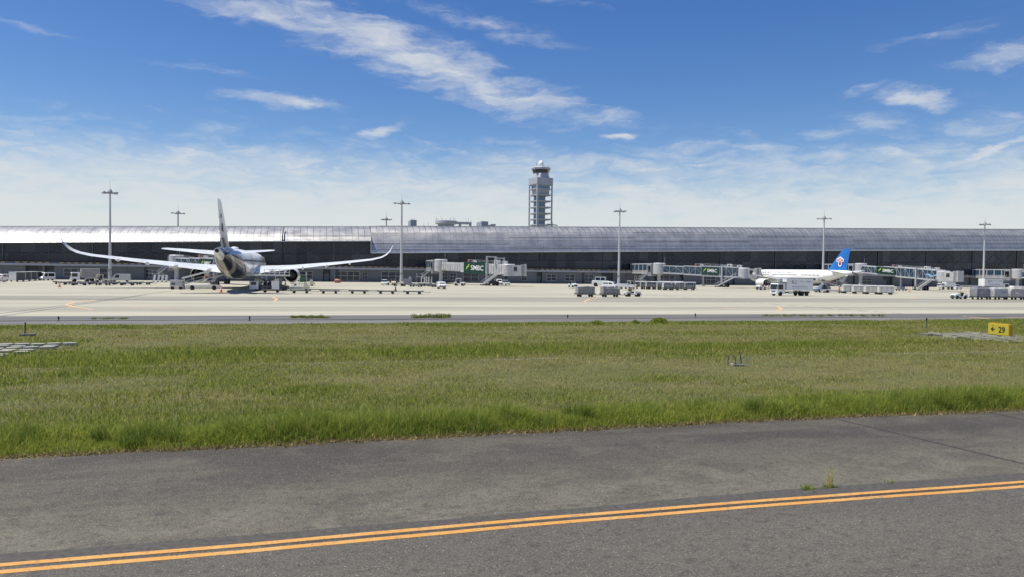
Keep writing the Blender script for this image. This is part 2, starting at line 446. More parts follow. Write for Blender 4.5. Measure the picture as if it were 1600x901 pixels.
def sheet(name, x0, x1, y0, y1, z, m, nx=1, ny=1, parent=None):
    b = MB()
    xs = np.linspace(x0, x1, nx + 1); ys = np.linspace(y0, y1, ny + 1)
    vs = [(x, y, z) for y in ys for x in xs]
    fs = [(j * (nx + 1) + i, j * (nx + 1) + i + 1, (j + 1) * (nx + 1) + i + 1, (j + 1) * (nx + 1) + i) for j in range(ny) for i in range(nx)]
    b.add(vs, fs)
    return b.build(name, m, parent)
Y_GR0, Y_GR1, Y_AP, Y_T = 19.75, 62.5, 73.5, 250.0
struct(sheet('ground', -9000, 9000, -9000, 9000, -0.12, M_far))
def edge_y(x): return np.interp(x, [-60, -7, -1.4, 5.3, 13.5, 23, 60], [19.45, 19.5, 19.53, 19.65, 19.82, 19.55, 19.6])
taxi = struct(sheet('taxiway', -400, 700, -60, 20.6, 0, M_asph))
_b = MB(); _xs = np.concatenate([np.linspace(-400, -40, 20), np.arange(-39.9, 110, .12), np.linspace(111, 700, 30)])
_w = np.convolve(rng.normal(0, .11, len(_xs)), np.ones(5) / 5, 'same') + .10 * np.convolve(rng.normal(0, 1, len(_xs)), np.ones(25) / 25, 'same')
_b.add([(x, float(edge_y(x)) + float(_w[i]), .010) for i, x in enumerate(_xs)] + [(x, Y_GR1, .010) for x in _xs], [(i, i + 1, len(_xs) + i + 1, len(_xs) + i) for i in range(len(_xs) - 1)])
struct(_b.build('grass_field', M_soil))
shoulder = struct(sheet('apron_shoulder', -400, 700, Y_GR1, Y_AP, 0.0, M_asph2))
apron = struct(sheet('apron', -500, 900, Y_AP, 300, 0.0, M_apron))

def strip(pts, w, z, m, name, parent):
    # painted or sealed line along a polyline on the ground
    b = MB(); vs = []
    n = len(pts)
    for i, p in enumerate(pts):
        q0 = Vector(pts[max(0, i - 1)][:2]); q1 = Vector(pts[min(n - 1, i + 1)][:2])
        d = (q1 - q0).normalized(); nr = Vector((-d.y, d.x)) * (w / 2)
        vs += [(p[0] + nr.x, p[1] + nr.y, z), (p[0] - nr.x, p[1] - nr.y, z)]
    b.add(vs, [(2 * i, 2 * i + 1, 2 * i + 3, 2 * i + 2) for i in range(n - 1)])
    return b.build(name, m, parent)
def yline(Yc):
    return [(x, Yc + float(np.interp(x, [-30, -4.5, -.9, 3.5, 8.8, 15.2, 40], [-.05, -.03, .0, .14, .19, .11, .1])) + .012 * math.sin(x * .33) + .006 * math.sin(x * 1.7 + 1), 0) for x in np.arange(-60, 120, 1.0)]
strip(yline(12.565), .145, .004, M_line, 'edge_line', taxi)
strip(yline(12.275), .150, .004, M_line, 'edge_line', taxi)
# paved seam: newer strip under the lines
sm = MB(); xs = np.arange(-60, 120, .5)
vs = []
for x in xs:
    ys_ = float(np.interp(x, [-30, -4.7, -.9, 3.6, 9.1, 15.8, 40], [12.98, 13.0, 13.02, 13.11, 13.31, 13.24, 13.2])); vs += [(x, ys_ + .018 * math.sin(x * 2.1) + random.uniform(-.015, .015), .002), (x, ys_ - .55, .002)]
sm.add(vs, [(2 * i, 2 * i + 1, 2 * i + 3, 2 * i + 2) for i in range(len(xs) - 1)])
M_seam = mat('newer_asphalt', (.072, .066, .058), .85, var=.5, scale=9, bump=.6)
sm.build('paving_seam', M_seam, taxi)
def crack(a, b, w, name='slab_joint'):
    p, q = gp(*a), gp(*b); pts = []
    for i in range(41):
        t = i / 40 * 1.35
        v = p.lerp(q, t); pts.append((v.x + random.uniform(-.012, .012), v.y + random.uniform(-.012, .012), 0))
    strip(pts, w, .003, M_joint_k, name, taxi)
crack((1310, 654.5), (1600, 724), .075)
crack((1546, 643.5), (1600, 655), .075)
# apron joints and painted guide lines
def gl(pts, w, m, name, z=.005):
    v = [gp(*p) for p in pts]; out = []
    for i in range(len(v) - 1):
        for k in range(6): out.append(v[i].lerp(v[i + 1], k / 6))
    out.append(v[-1])
    strip([tuple(p) for p in out], w, z, m, name, apron)
gl([(-60, 494.5), (0, 489), (100, 476), (200, 463), (268, 453.5)], .22, M_joint, 'guide_line')
gl([(-60, 502), (0, 493.5), (60, 484.5), (150, 471), (230, 459.5)], .22, M_joint, 'guide_line')
for i in range(15):
    t0 = i / 15; t1 = (i + .62) / 15
    a = Vector((1010, 459.5)).lerp(Vector((1420, 490)), t0); b = Vector((1010, 459.5)).lerp(Vector((1420, 490)), t1)
    gl([(a.x, a.y), (b.x, b.y)], .35, M_joint, 'guide_dash', .004)
def arc(pts, w=.35): gl(pts, w, M_orange, 'apron_marking', .008)
arc([(150, 467.5), (118, 471), (103, 474.5), (112, 478), (145, 483)])
arc([(185, 480.5), (225, 479), (290, 480.2)]); arc([(425, 463), (433, 466.5), (428, 470)])
arc([(912, 471), (921, 466.5), (934, 464.5)]); arc([(1130, 481.5), (1150, 480), (1182, 481.5)])
arc([(1200, 476), (1215, 478), (1222, 482), (1212, 485)]); arc([(1420, 463), (1432, 465.5)])
arc([(1505, 493.5), (1530, 495.8), (1550, 497.6)], .5); arc([(1570, 494.6), (1640, 494.2)], .4)
# concrete slabs of the apron edge: joints running away from the grass
for yy in (81, 88.5, 96, 103.5, 111):
    b = MB(); b.box((150, yy, .003), (700, .07, .003)); b.build('slab_joint', M_slabj, apron)
# narrow sealed line along the shoulder and the concrete drain in the grass
b = MB(); b.box((150, 67.2, .01), (800, .25, .03)); b.build('shoulder_joint', M_joint_k, shoulder)

# ------------------------------------------------------------------ terminal
Xl = lambda px, Y=Y_T: colX(px, Y)
pe_l = np.polyfit([Xl(x) for x in (0, 200, 430)], [atY(x, y, Y_T).z for x, y in ((0, 379.2), (200, 378.2), (430, 377.2))], 1)
pe_r = np.polyfit([Xl(x) for x in (600, 800, 1000, 1300, 1600)],
                  [atY(x, y, Y_T).z for x, y in ((600, 395), (800, 394), (1000, 392.7), (1300, 391.5), (1600, 391))], 2)
pc = np.polyfit([Xl(x, 259) for x in (0, 400, 800, 1200, 1600)],
                [atY(x, y, 259).z for x, y in ((0, 353.3), (400, 353.0), (800, 354.8), (1200, 356.4), (1600, 358.6))], 3)
X_STEP = Xl(580)
XA, XB = -150.0, 430.0
def crown(X): return float(np.polyval(pc, min(max(X, -150), 330)))
def eave(X, right): return float(np.polyval(pe_r if right else pe_l, min(max(X, -150), 330)))
BAND0, BAND1 = 4.15, 5.25
m_roof = mat('stainless_roof', (.54, .535, .525), .43, .66, .10, .25)
m_under = mat('roof_underlay', (.022, .023, .026), .7, .0, .2, .5)
m_wall = mat('terminal_wall_panel', (.125, .138, .16), .6, var=.16, scale=.35)
m_wall_d = mat('terminal_recess', (.05, .055, .065), .7, var=.2, scale=.4)
m_band = mat('terminal_band_concrete', (.33, .35, .39), .65, var=.14, scale=.4)
m_frame = mat('window_frame_metal', (.36, .38, .42), .45, .3, .12, 1)
m_tglass = mat('terminal_dark_glass', (.020, .029, .046), .12, var=.4, scale=.18, spec=.35)
m_shade = mat('window_pane', (.03, .04, .055), .1, var=.3, scale=.5)
m_refl = mat('reflection_gold', (.36, .26, .12), .5, var=.2)
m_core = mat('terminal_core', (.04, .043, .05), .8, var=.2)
m_brace = mat('brace_rod', (.10, .11, .125), .5, var=.15)

term = thing('terminal_building', 'long low terminal with curved silver panelled roof above a dark glass front', 'terminal', (0, Y_T, 0))
def prof(X, right):
    # (y, z, normal elevation) from the eave up to the ridge; y relative to the front
    zE = eave(X, right); zC = crown(X)
    if right:      # steep panelled wall below, shallow shell above
        lo = [R(11 + 20 * k / 12) for k in range(13)]; up = [R(40 + 48 * (k / 10) ** .8) for k in range(11)]; f = .68
    else:
        lo = [R(42 + 8 * k / 5) for k in range(6)]; up = [R(60 + 28.5 * (k / 10) ** .9) for k in range(11)]; f = .46
    H = zC - zE; l0 = f * H / sum(math.cos(e) for e in lo); l1 = (1 - f) * H / sum(math.cos(e) for e in up)
    pts = [(0.0, zE)]
    for e, l_ in [(e, l0) for e in lo] + [(e, l1) for e in up]:
        pts.append((pts[-1][0] + l_ * math.sin(e), pts[-1][1] + l_ * math.cos(e)))
    es = [lo[0]] + lo[1:] + up + [up[-1]]
    def at(t):
        k = t * (len(pts) - 1); i = min(int(k + 1e-6), len(pts) - 2); q = k - i
        return (pts[i][0] * (1 - q) + pts[i + 1][0] * q, pts[i][1] * (1 - q) + pts[i + 1][1] * q, es[min(int(k + 1e-6), len(es) - 1)])
    return at
PW = 2.07
pan = MB(); und = MB()
for right in (False, True):
    x0, x1 = (XA, X_STEP) if not right else (X_STEP, XB)
    nr = 24 if right else 17
    nx = int((x1 - x0) / PW)
    w = (x1 - x0) / nx
    rows_tilt = [random.gauss(0, .012) for _ in range(nr)]
    rings = []
    for i in range(nx + 1):
        at = prof(x0 + i * w, right)
        rings.append([(x0 + i * w, at(j / nr)[0] + .06 * math.cos(at(j / nr)[2]), at(j / nr)[1] - .06 * math.sin(at(j / nr)[2])) for j in range(nr + 1)])
    und.loft(rings, cap=False, closed=False)
    for i in range(nx):
        at = prof(x0 + (i + .5) * w, right)
        for j in range(nr):
            y0, z0, ea = at(j / nr); y1, z1, eb = at((j + 1) / nr)
            e = ea; d = Vector((y1 - y0, z1 - z0)); g = (.03, .12, .05, .03, .15, .04, .09)[(j * 3 + (i // 23) * 2) % 7] * (1.0 if math.degrees(ea) < 52 else .35) / d.length
            rgp = .016 + .045 * max(0., min(1., (math.degrees(e) - 36) / 20)); xa, xb = x0 + i * w + rgp, x0 + (i + 1) * w - rgp
            a = Vector((y0, z0)) + d * g; b_ = Vector((y0, z0)) + d * (1 - g * .4)
            n = Vector((-math.cos(e), math.sin(e)))
            ta = .035 + rows_tilt[j] + random.gauss(0, .004); tb = .0 + random.gauss(0, .003)
            a2 = a + n * max(ta, .005); b2 = b_ + n * max(tb, .0)
            pan.add([(xa, a2.x, a2.y), (xb, a2.x, a2.y), (xb, b2.x, b2.y), (xa, b2.x, b2.y), (xa, a.x + .03, a.y - .01), (xb, a.x + .03, a.y - .01)],
                    [(0, 1, 2, 3), (0, 4, 5, 1)])
pan.build('roof_panels', m_roof, term, stuff=True)
und.build('roof_underlay', m_under, term)
# ridge cap, eave trim, back slope and inner core
rc = MB(); et = MB(); bs = MB(); xs = np.linspace(XA, XB, 150)
rings = []; r2 = []
for x in xs:
    y = prof(x, x >= X_STEP)(1)[0]; z = crown(x)
    rings.append([(x, y - .1, z - .02), (x, y - .1, z + .16), (x, y + .5, z + .16), (x, y + .5, z - .02)])
    r2.append([(x, y + .2, z - .05), (x, y + 12, z - .6), (x, y + 26, z - 2.6), (x, y + 34, z - 5), (x, y + 34, 0)])
rc.loft(rings).build('ridge_cap', lgrey, term)
bs.loft(r2, cap=False, closed=False).build('rear_roof', m_under, term)
for right in (False, True):
    rings = []
    for x in np.linspace(XA if not right else X_STEP, X_STEP if not right else XB, 70):
        z = eave(x, right)
        rings.append([(x, -.10, z - .22), (x, -.10, z + .05), (x, .08, z + .05), (x, .08, z - .22)])
    b = MB(); b.loft(rings); b.build('eave_trim', alum, term)
    rings = [[(x, .08, eave(x, right) - .2), (x, 2.2, eave(x, right) - .1), (x, 2.2, eave(x, right) + .3)] for x in np.linspace(XA if not right else X_STEP, X_STEP if not right else XB, 70)]
    b = MB(); b.loft(rings, cap=False, closed=False); b.build('soffit', m_core, term)
b = MB(); zs = eave(X_STEP, False); z2 = eave(X_STEP, True); b.bb((X_STEP - .25, .0, z2 - .2), (X_STEP, 2.3, zs + 1.2)); b.build('roof_return', lgrey, term)
b = MB(); b.bb((XA, 2.3, 0), (XB, 10, 7)); b.build('core', m_core, term)
# glazing: one object per pane, two rows, framed by mullions
pm = MB(); pm.box((0, 0, 0), (1, .05, 1)); pane_me = pm.mesh('glass_pane', m_tglass)
_n = m_tglass.node_tree; _oi = _n.nodes.new('ShaderNodeObjectInfo'); _mx = _n.nodes.new('ShaderNodeMix'); _mx.data_type = 'RGBA'
_pw = _n.nodes.new('ShaderNodeMath'); _pw.operation = 'POWER'; _pw.inputs[1].default_value = 2.2; _n.links.new(_oi.outputs['Random'], _pw.inputs[0])
_n.links.new(_pw.outputs[0], _mx.inputs['Factor']); _mx.inputs['A'].default_value = (.014, .021, .034, 1); _mx.inputs['B'].default_value = (.05, .062, .082, 1)
_n.links.new(_mx.outputs['Result'], _n.nodes['Principled BSDF'].inputs['Base Color'])
mul = MB()
GW = 3.6
k = 0; x = XA
while x < XB - GW:
    right = (x + GW / 2) > X_STEP
    zt = eave(x + GW / 2, right) - .15
    mid = BAND1 + .2 + (zt - BAND1 - .2) * .48
    for za, zb in ((BAND1 + .2, mid), (mid, zt)):
        o = inst(pane_me, 'glass_pane', term, (x + GW / 2, 2.0 + random.uniform(-.004, .004), (za + zb) / 2), (random.gauss(0, .006), 0, random.gauss(0, .006)), (GW - .1, 1, zb - za - .1))
    mul.box((x, 1.96, (BAND1 + zt) / 2), (.07, .1, zt - BAND1))
    x += GW
    k += 1
mul.build('mullions', m_brace, term, stuff=True)
# bracing in front of the glass
for i in range(22):
    xc = XA + 24 + i * 24.0
    if xc > XB - 20: break
    zt = eave(xc, xc > X_STEP) - .3
    for sx in (-1, 1):
        b = MB(); b.bar((xc, 1.7, zt - 1.2), (xc + sx * 10.5, 1.7, BAND1 + .5), .10); b.build('brace', m_brace, term)
        b = MB(); b.bar((xc, 1.7, BAND1 + 2.2), (xc + sx * 10.5, 1.7, zt - .3), .08); b.build('brace', m_brace, term)
    b = MB(); b.bar((xc - 12, 1.72, BAND1 + .2), (xc - 12, 1.72, zt), .22); b.build('column', m_brace, term)
# black down-pipe on the expansion joint
xj = Xl(441)
b = MB(); b.bar((xj, .2, 4.2), (xj, .2, crown(xj) - 3.5), .35); b.bar((xj, .2, crown(xj) - 3.5), (xj + .3, 4.2, crown(xj) - .6), .3); b.build('expansion_joint', black, term)
# band, with reflections modelled on it as gold half-rounds
b = MB(); b.bb((XA, .1, BAND0), (XB, 2.4, BAND1 - .45)); b.build('spandrel_band', m_band, term)
b = MB(); b.bb((XA, .45, BAND1 - .45), (XB, 2.4, BAND1)); b.build('spandrel_ledge', m_wall, term)
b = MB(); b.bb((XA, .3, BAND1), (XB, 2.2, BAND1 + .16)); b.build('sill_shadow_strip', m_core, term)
br = MB(); i = 0; x = XA
while x < XB:
    if i % 13 not in (6, 12):
        pts = [(x + .62 * math.cos(t), BAND1 - .03 - .42 * math.sin(t)) for t in np.linspace(0, math.pi, 8)]
        br.prism(pts, .18, .45, 'y')
    x += 1.95; i += 1
br.build('reflection_half_rounds', m_refl, term, stuff=True)
# ground floor: panels, windows and recessed doors
wins = [(100, 122, 'w'), (131, 168, 'g'), (228, 238, 'w'), (457, 488, 'w'), (523, 562, 'g'), (566, 574, 'l'), (596, 630, 'g'), (691, 699, 'w'), (703, 713, 'w'),
        (724, 748, 'g'), (815, 823, 'l'), (839, 847, 'd'), (854, 869, 'w'), (883, 898, 'w'), (913, 927, 'w'), (1020, 1054, 'g'), (1096, 1118, 'g'),
        (1062, 1068, 'd'), (70, 84, 'd'), (1140, 1148, 'd'), (1345, 1362, 'w'), (1482, 1500, 'w'), (40, 60, 'd'), (505, 516, 'd'), (940, 958, 'd'), (1380, 1395, 'd')]
spans = sorted((Xl(a, 251.2), Xl(b_, 251.2), t) for a, b_, t in wins)
Z1 = BAND0 - .002
def wall_seg(xa, xb):
    n = max(1, round((xb - xa) / 6.0)); w = (xb - xa) / n
    for i in range(n):
        b = MB(); b.bb((xa + i * w + .03, 1.2 + random.uniform(-.01, .01), 0), (xa + (i + 1) * w - .03, 2.2, Z1))
        b.build('wall_panel', m_wall, term)
cur = XA
for xa, xb, t in spans:
    if xa < cur + .3: continue
    wall_seg(cur, xa)
    if t == 'd':
        b = MB(); b.bb((xa, 2.0, 0), (xb, 2.28, Z1)); b.build('recess', m_wall_d, term)
        b = MB(); b.bb((xa + .4, 1.93, 0), (min(xa + 2.4, xb - .3), 1.99, 2.6)); d = b.build('door', m_wall, term)
        b = MB(); b.bb((xa + .55, 1.86, 1.0), (xa + .65, 1.925, 1.2)); b.build('handle', steel, d)
    else:
        z0, z1 = (1.0, 3.3) if t != 'g' else (.5, 3.5)
        b = MB(); b.bb((xa, 1.22, 0), (xb, 2.2, z0)); b.build('wall_panel', m_wall, term)
        b = MB(); b.bb((xa, 1.22, z1), (xb, 2.2, Z1)); b.build('wall_panel', m_wall, term)
        nc = max(2, round((xb - xa) / 2.2)); w = (xb - xa) / nc
        f = MB()
        for i in range(nc + 1): f.box((xa + i * w * (1 - 1e-3), 1.16, (z0 + z1) / 2), (.14, .12, z1 - z0))
        zmid = z0 + (z1 - z0) * .52
        for zz in (z0, zmid, z1): f.box(((xa + xb) / 2, 1.15, zz), (xb - xa + .14, .09, .13))
        wn_ = f.build('window', m_frame if t != 'l' else grey, term)
        for i in range(nc):
            for za, zb in ((z0, zmid), (zmid, z1)):
                b = MB(); b.bb((xa + i * w + .05, 1.3, za + .05), (xa + (i + 1) * w - .05, 1.36, zb - .05)); b.build('pane', m_shade, wn_)
    cur = xb
wall_seg(cur, XB)
b = MB()
for i in range(20):
    xx = XA + 12 + i * 29.0
    b = MB(); b.bb((xx - .3, .85, 0), (xx + .3, 1.185, Z1)); b.build('pilaster', m_wall_d, term)
b = MB(); b.bb((Xl(1486, 246), -4.2, 0), (Xl(1528, 246), -4.0, .9)); b.build('low_barrier', lgrey, term)

# ------------------------------------------------------------------ control tower and the buildings behind
def tower():
    Yt = 519.0; x0 = colX(826.5, Yt - 8); 
    ct = thing('control_tower', 'tall open-framed control tower with a white radome on its cab', 'control tower', (colX(843, Yt), Yt, 0), R(12)); ct.scale = (.80, .80, 1)
    m_t = mat('tower_panel', (.40, .42, .45), .6, var=.12, scale=.15)
    m_tg = mat('tower_glazing', (.14, .24, .34), .12, var=.25, scale=.12, spec=.7)
    H = 7.6
    def ztop(y): return atY(843, y, Yt).z
    zt = ztop(281); fl = [ztop(y) for y in (352, 343.2, 334, 324.5, 315, 305.5, 296.2, 290)]
    for sx in (-1, 1):
        for sy in (-1, 1):
            b = MB(); b.box((sx * H, sy * H, zt / 2), (1.1, 1.1, zt)); b.build('corner_column', m_t, ct)
    b = MB(); b.bb((-4.6, -4.6, 0), (2.2, 4.6, fl[5])); cg = b.build('lift_shaft', m_tg, ct)
    for i in range(6):
        b = MB()
        for xx in (-4.6, -2.3, 0, 2.2): b.box((xx, -4.72, (fl[i] + fl[i + 1]) / 2 if i < 5 else fl[i]), (.3, .2, 5.5))
        b.build('mullion', m_t, cg)
    for i, z in enumerate(fl):
        b = MB(); b.box((0, 0, z), (2 * H + .6, 2 * H + .6, .55)); b.box((0, 0, z - .5), (2 * H - 2, 2 * H - 2, .5)); b.build('floor_plate', m_t, ct)
    b = MB(); b.bb((-5.5, -6.2, fl[5] + .3), (5.6, 6.2, fl[6])); b.build('service_storey', m_t, ct)
    b = MB(); b.bb((-6, -6.5, fl[6] + .3), (6, 6.5, fl[7])); b.build('glazed_storey', m_tg, ct)
    za, zb = fl[7] + .3, ztop(279)
    b = MB(); b.bb((-8.3, -8.3, za), (8.3, 8.3, zb)); b.build('equipment_storey', m_t, ct, bevel=.2)
    zc = ztop(271.5)
    b = MB(); b.loft([[(r * math.cos(t) , r * math.sin(t), z) for t in [R(22.5 + 45 * k) for k in range(8)]] for r, z in ((8.2, zb), (7.0, zc))]); b.build('collar', m_t, ct)
    b = MB(); b.lathe([(.1, zb), (1.3, zb), (1.3, zb + 2.4), (.1, zb + 3)], (-4.5, -6.6, 0), n=12); b.build('dish_antenna', white, ct)
    zd = ztop(266)
    b = MB(); b.loft([[(r * math.cos(t), r * math.sin(t), z) for t in [R(22.5 + 45 * k) for k in range(8)]] for r, z in ((6.9, zc), (8.3, zd))]); b.build('cab_glazing', glassm, ct)
    ze = ztop(262)
    b = MB(); b.loft([[(r * math.cos(t), r * math.sin(t), z) for t in [R(22.5 + 45 * k) for k in range(8)]] for r, z in ((8.7, zd), (9.1, ze - .6), (8.6, ze))]); b.build('cab_roof', m_t, ct)
    zr = ztop(251.2); rad = 2.55
    b = MB(); b.lathe([(2.4, ze - .2), (2.5, zr - 2 * rad - .2), (2.0, zr - 2 * rad + .6)], n=18); b.build('radome_drum', offwhite, ct, smooth=40)
    b = MB(); b.lathe([(max(.02, rad * math.sin(t)), zr - rad - rad * math.cos(t)) for t in np.linspace(.35, math.pi, 12)], n=20); b.build('radome', white, ct, smooth=50)
    for k in range(7):
        t = R(51 * k); b = MB(); b.tube((6.8 * math.cos(t), 6.8 * math.sin(t), ze), (6.8 * math.cos(t), 6.8 * math.sin(t), ze + 1.8 + (k % 3)), .09, n=5); b.build('whip_antenna', grey, ct)
tower()
def far_buildings():
    m_b = mat('far_office_wall', (.28, .32, .37), .7, var=.12, scale=.1)
    m_bw = mat('far_pale_wall', (.46, .48, .5), .7, var=.12, scale=.1)
    Y = 430.0
    for (p0, p1, yt, lab) in ((640.2, 649.6, 344.2, 'square blue-grey tower block behind the roof with roof aerials'),):
        xa, xb = colX(p0, Y), colX(p1, Y); zt = atY(p0, yt, Y).z
        o = thing('tower_block', lab, 'building', ((xa + xb) / 2, Y, 0)); w = xb - xa
        b = MB(); b.bb((-w / 2, -2, 0), (w / 2, 10, zt)); b.build('wall', m_b, o)
        for k in range(3):
            b = MB(); b.bar((-1.0 + k * .9, 2, zt), (-1.0 + k * .9, 2, zt + 1.2), .14); b.build('aerial', dgrey, o)
    # stepped block
    xa, xb, xc = colX(751.5, Y), colX(762, Y), colX(774.5, Y)
    z1, z2, z3 = atY(757, 346.2, Y).z, atY(767, 352.1, Y).z, atY(770, 350.3, Y).z
    o = thing('stepped_block', 'stepped blue-grey block behind the roof between round deck and control tower', 'building', (xa, Y, 0))
    b = MB(); b.bb((0, 0, 0), (xb - xa, 14, z1)); b.build('tall_wing', m_b, o)
    b = MB(); b.bb((xb - xa, 2, 0), (xc - xa, 14, z2)); b.build('low_wing', m_b, o)
    b = MB(); b.bb((colX(767, Y) - xa, 1, z2), (xc - xa, 12, z3)); b.build('plant_room', m_bw, o)
    # round roof deck
    cx = (colX(679, 400) + colX(713, 400)) / 2; r = (colX(713, 400) - colX(679, 400)) / 2
    za, zb, zr = atY(695, 350.6, 400).z, atY(695, 345.6, 400).z, 0
    o = thing('round_deck', 'round grey rooftop deck on a stem, bristling with thin aerials', 'building', (cx, 400, 0))
    b = MB(); b.lathe([(r * .72, 0), (r * .72, za - 1.2), (r * .75, za)], n=28); b.build('stem', m_b, o, smooth=30)
    b = MB(); b.lathe([(r * .8, za - .2), (r, za + .3), (r, zb), (r - .4, zb + .2)], n=40); b.build('deck_ring', m_bw, o, smooth=30)
    for k in range(14):
        t = R(25.7 * k); h = .9 + 1.6 * ((k * 7) % 5) / 5
        b = MB(); b.bar((r * .9 * math.cos(t), r * .9 * math.sin(t), zb), (r * .9 * math.cos(t), r * .9 * math.sin(t), zb + h), .1); b.build('aerial', dgrey, o)
    b = MB(); b.bb((r - 1, -2, za + .3), (colX(735, 400) - cx, 3, za + 1.4)); b.build('footbridge', m_bw, o)
    for p in (718, 734):
        b = MB(); b.bb((colX(p, 400) - cx - .4, -1.5, 0), (colX(p, 400) - cx + .4, 1.5, za + .3)); b.build('pier', m_bw, o)
    for k, p in enumerate((727.5, 731, 734.6)):
        b = MB(); b.bar((colX(p, 400) - cx, 0, za + 1.3), (colX(p, 400) - cx, 0, za + 2.6 + (k % 2)), .1); b.build('aerial', dgrey, o)
    # slim aerials and a small mast top seen over the ridge
    for p, yt in ((661.5, 349.5), (668.4, 348)):
        o = tag(MB().tube((0, 0, 0), (0, 0, atY(p, yt, 330).z), .11, .06, 6).build('aerial_mast', dgrey), 'thin dark aerial rising just behind the roof ridge', 'aerial', 'thin aerials behind the ridge')
        o.location = (colX(p, 330), 330, 0)
    p = atY(863, 349.5, 340)
    o = thing('radar_scanner', 'small grey radar scanner above the ridge beside the control tower', 'radar', (p.x, 340, 0))
    b = MB(); b.tube((0, 0, 0), (0, 0, p.z), .25, n=8); b.build('mast', grey, o)
    b = MB(); b.bar((-2.6, 0, p.z - .4), (2.6, 0, p.z - .9), .3, .5); b.build('antenna', grey, o)
    b = MB(); b.bar((0, 0, p.z), (0, 0, p.z + 1.0), .2); b.build('lightning_rod', grey, o)
far_buildings()

# ------------------------------------------------------------------ floodlight masts
def make_mast():
    o = thing('floodlight_mast', '', 'light mast')
    h = 25.6
    b = MB(); b.lathe([(.46, 0), (.40, 3), (.22, h - 1.2)], n=12); b.build('pole', mat('mast_paint', (.52, .53, .52), .45, var=.1, scale=.5), o, smooth=40)
    b = MB(); b.lathe([(.62, 0), (.62, .5), (.46, .55)], n=12); b.build('foot', conc, o)
    b = MB(); b.box((0, 0, 3.2), (.95, .95, .12)); b.build('climb_collar', dgrey, o)
    for k in range(4):
        t = R(45 + 90 * k) + .3; d = Vector((math.cos(t), math.sin(t), 0))
        b = MB(); b.bar(d * .2 + Vector((0, 0, h - 1.35)), d * 2.3 + Vector((0, 0, h - 1.0)), .14); a = b.build('arm', grey, o)
        for s in (1.0, 2.1):
            b = MB(); b.box(d * s + Vector((0, 0, h - 1.25)), (.75, .55, .3), Matrix.Rotation(t, 3, 'Z')); b.build('floodlight', grey, a)
    b = MB(); b.lathe([(.3, h - 1.5), (.75, h - 1.3), (.7, h - 1.0), (.3, h - .3), (.06, h)], n=12); b.build('head_frame', grey, o, smooth=30)
    b = MB(); b.tube((0, 0, h), (0, 0, h + 2.0), .05, .02, 6); b.build('lightning_rod', grey, o)
    return o
mast = make_mast()
mspots = [(172, 225, 'white floodlight mast standing beside the parked silver van'), (627, 225, 'white floodlight mast between wide-body wing tip and corrugated jet bridge'),
          (967, 225, 'white floodlight mast rising from pale green round kerb'), (1286, 225, 'white floodlight mast behind the blue-tailed airliner'),
          (1537, 225, 'white floodlight mast behind the parked catering truck with box raised toward terminal'),
          (278, 301, 'floodlight mast behind terminal roof, left of wide-body tail fin'), (603, 301, 'floodlight mast head behind terminal roof, beside square tower block')]
for i, (px, Y, lab) in enumerate(mspots):
    o = mast if i == 0 else dup(mast)
    o.location = (colX(px, Y), Y, 0); o.rotation_euler = (0, 0, .5 * i); o['label'] = lab; o['group'] = 'floodlight masts'
    if Y > 250: o.location.z = 0.0
# ------------------------------------------------------------------ airliners
def wheel(b_t, b_r, c, r, w, axis='x', n=14):
    b_t.lathe([(r * .6, -w / 2), (r * .93, -w / 2), (r, -w * .3), (r, w * .3), (r * .93, w / 2), (r * .6, w / 2)], c, axis, n)
    b_r.lathe([(r * .62, -w * .46), (r * .3, -w * .36), (r * .3, w * .36), (r * .62, w * .46)], c, axis, n)
def airfoil(le, chord, thick, z, x=None, n=9, up=Vector((0, 0, 1)), inc=0.0):
    # closed ring of points: leading edge at y=le (forward +y), chord running aft
    t = [(1 - math.cos(math.pi * i / n)) / 2 for i in range(n + 1)]
    f = lambda u: 5 * thick * (.2969 * math.sqrt(u) - .126 * u - .3516 * u * u + .2843 * u ** 3 - .1015 * u ** 4)
    pts = []
    for u in t: pts.append((le - chord * u, chord * f(u)))
    for u in t[-2:0:-1]: pts.append((le - chord * u, -chord * f(u) * .75))
    return [Vector((x, y, z)) + (up * (h - (le - chord * .35 - y) * inc)) for y, h in pts]
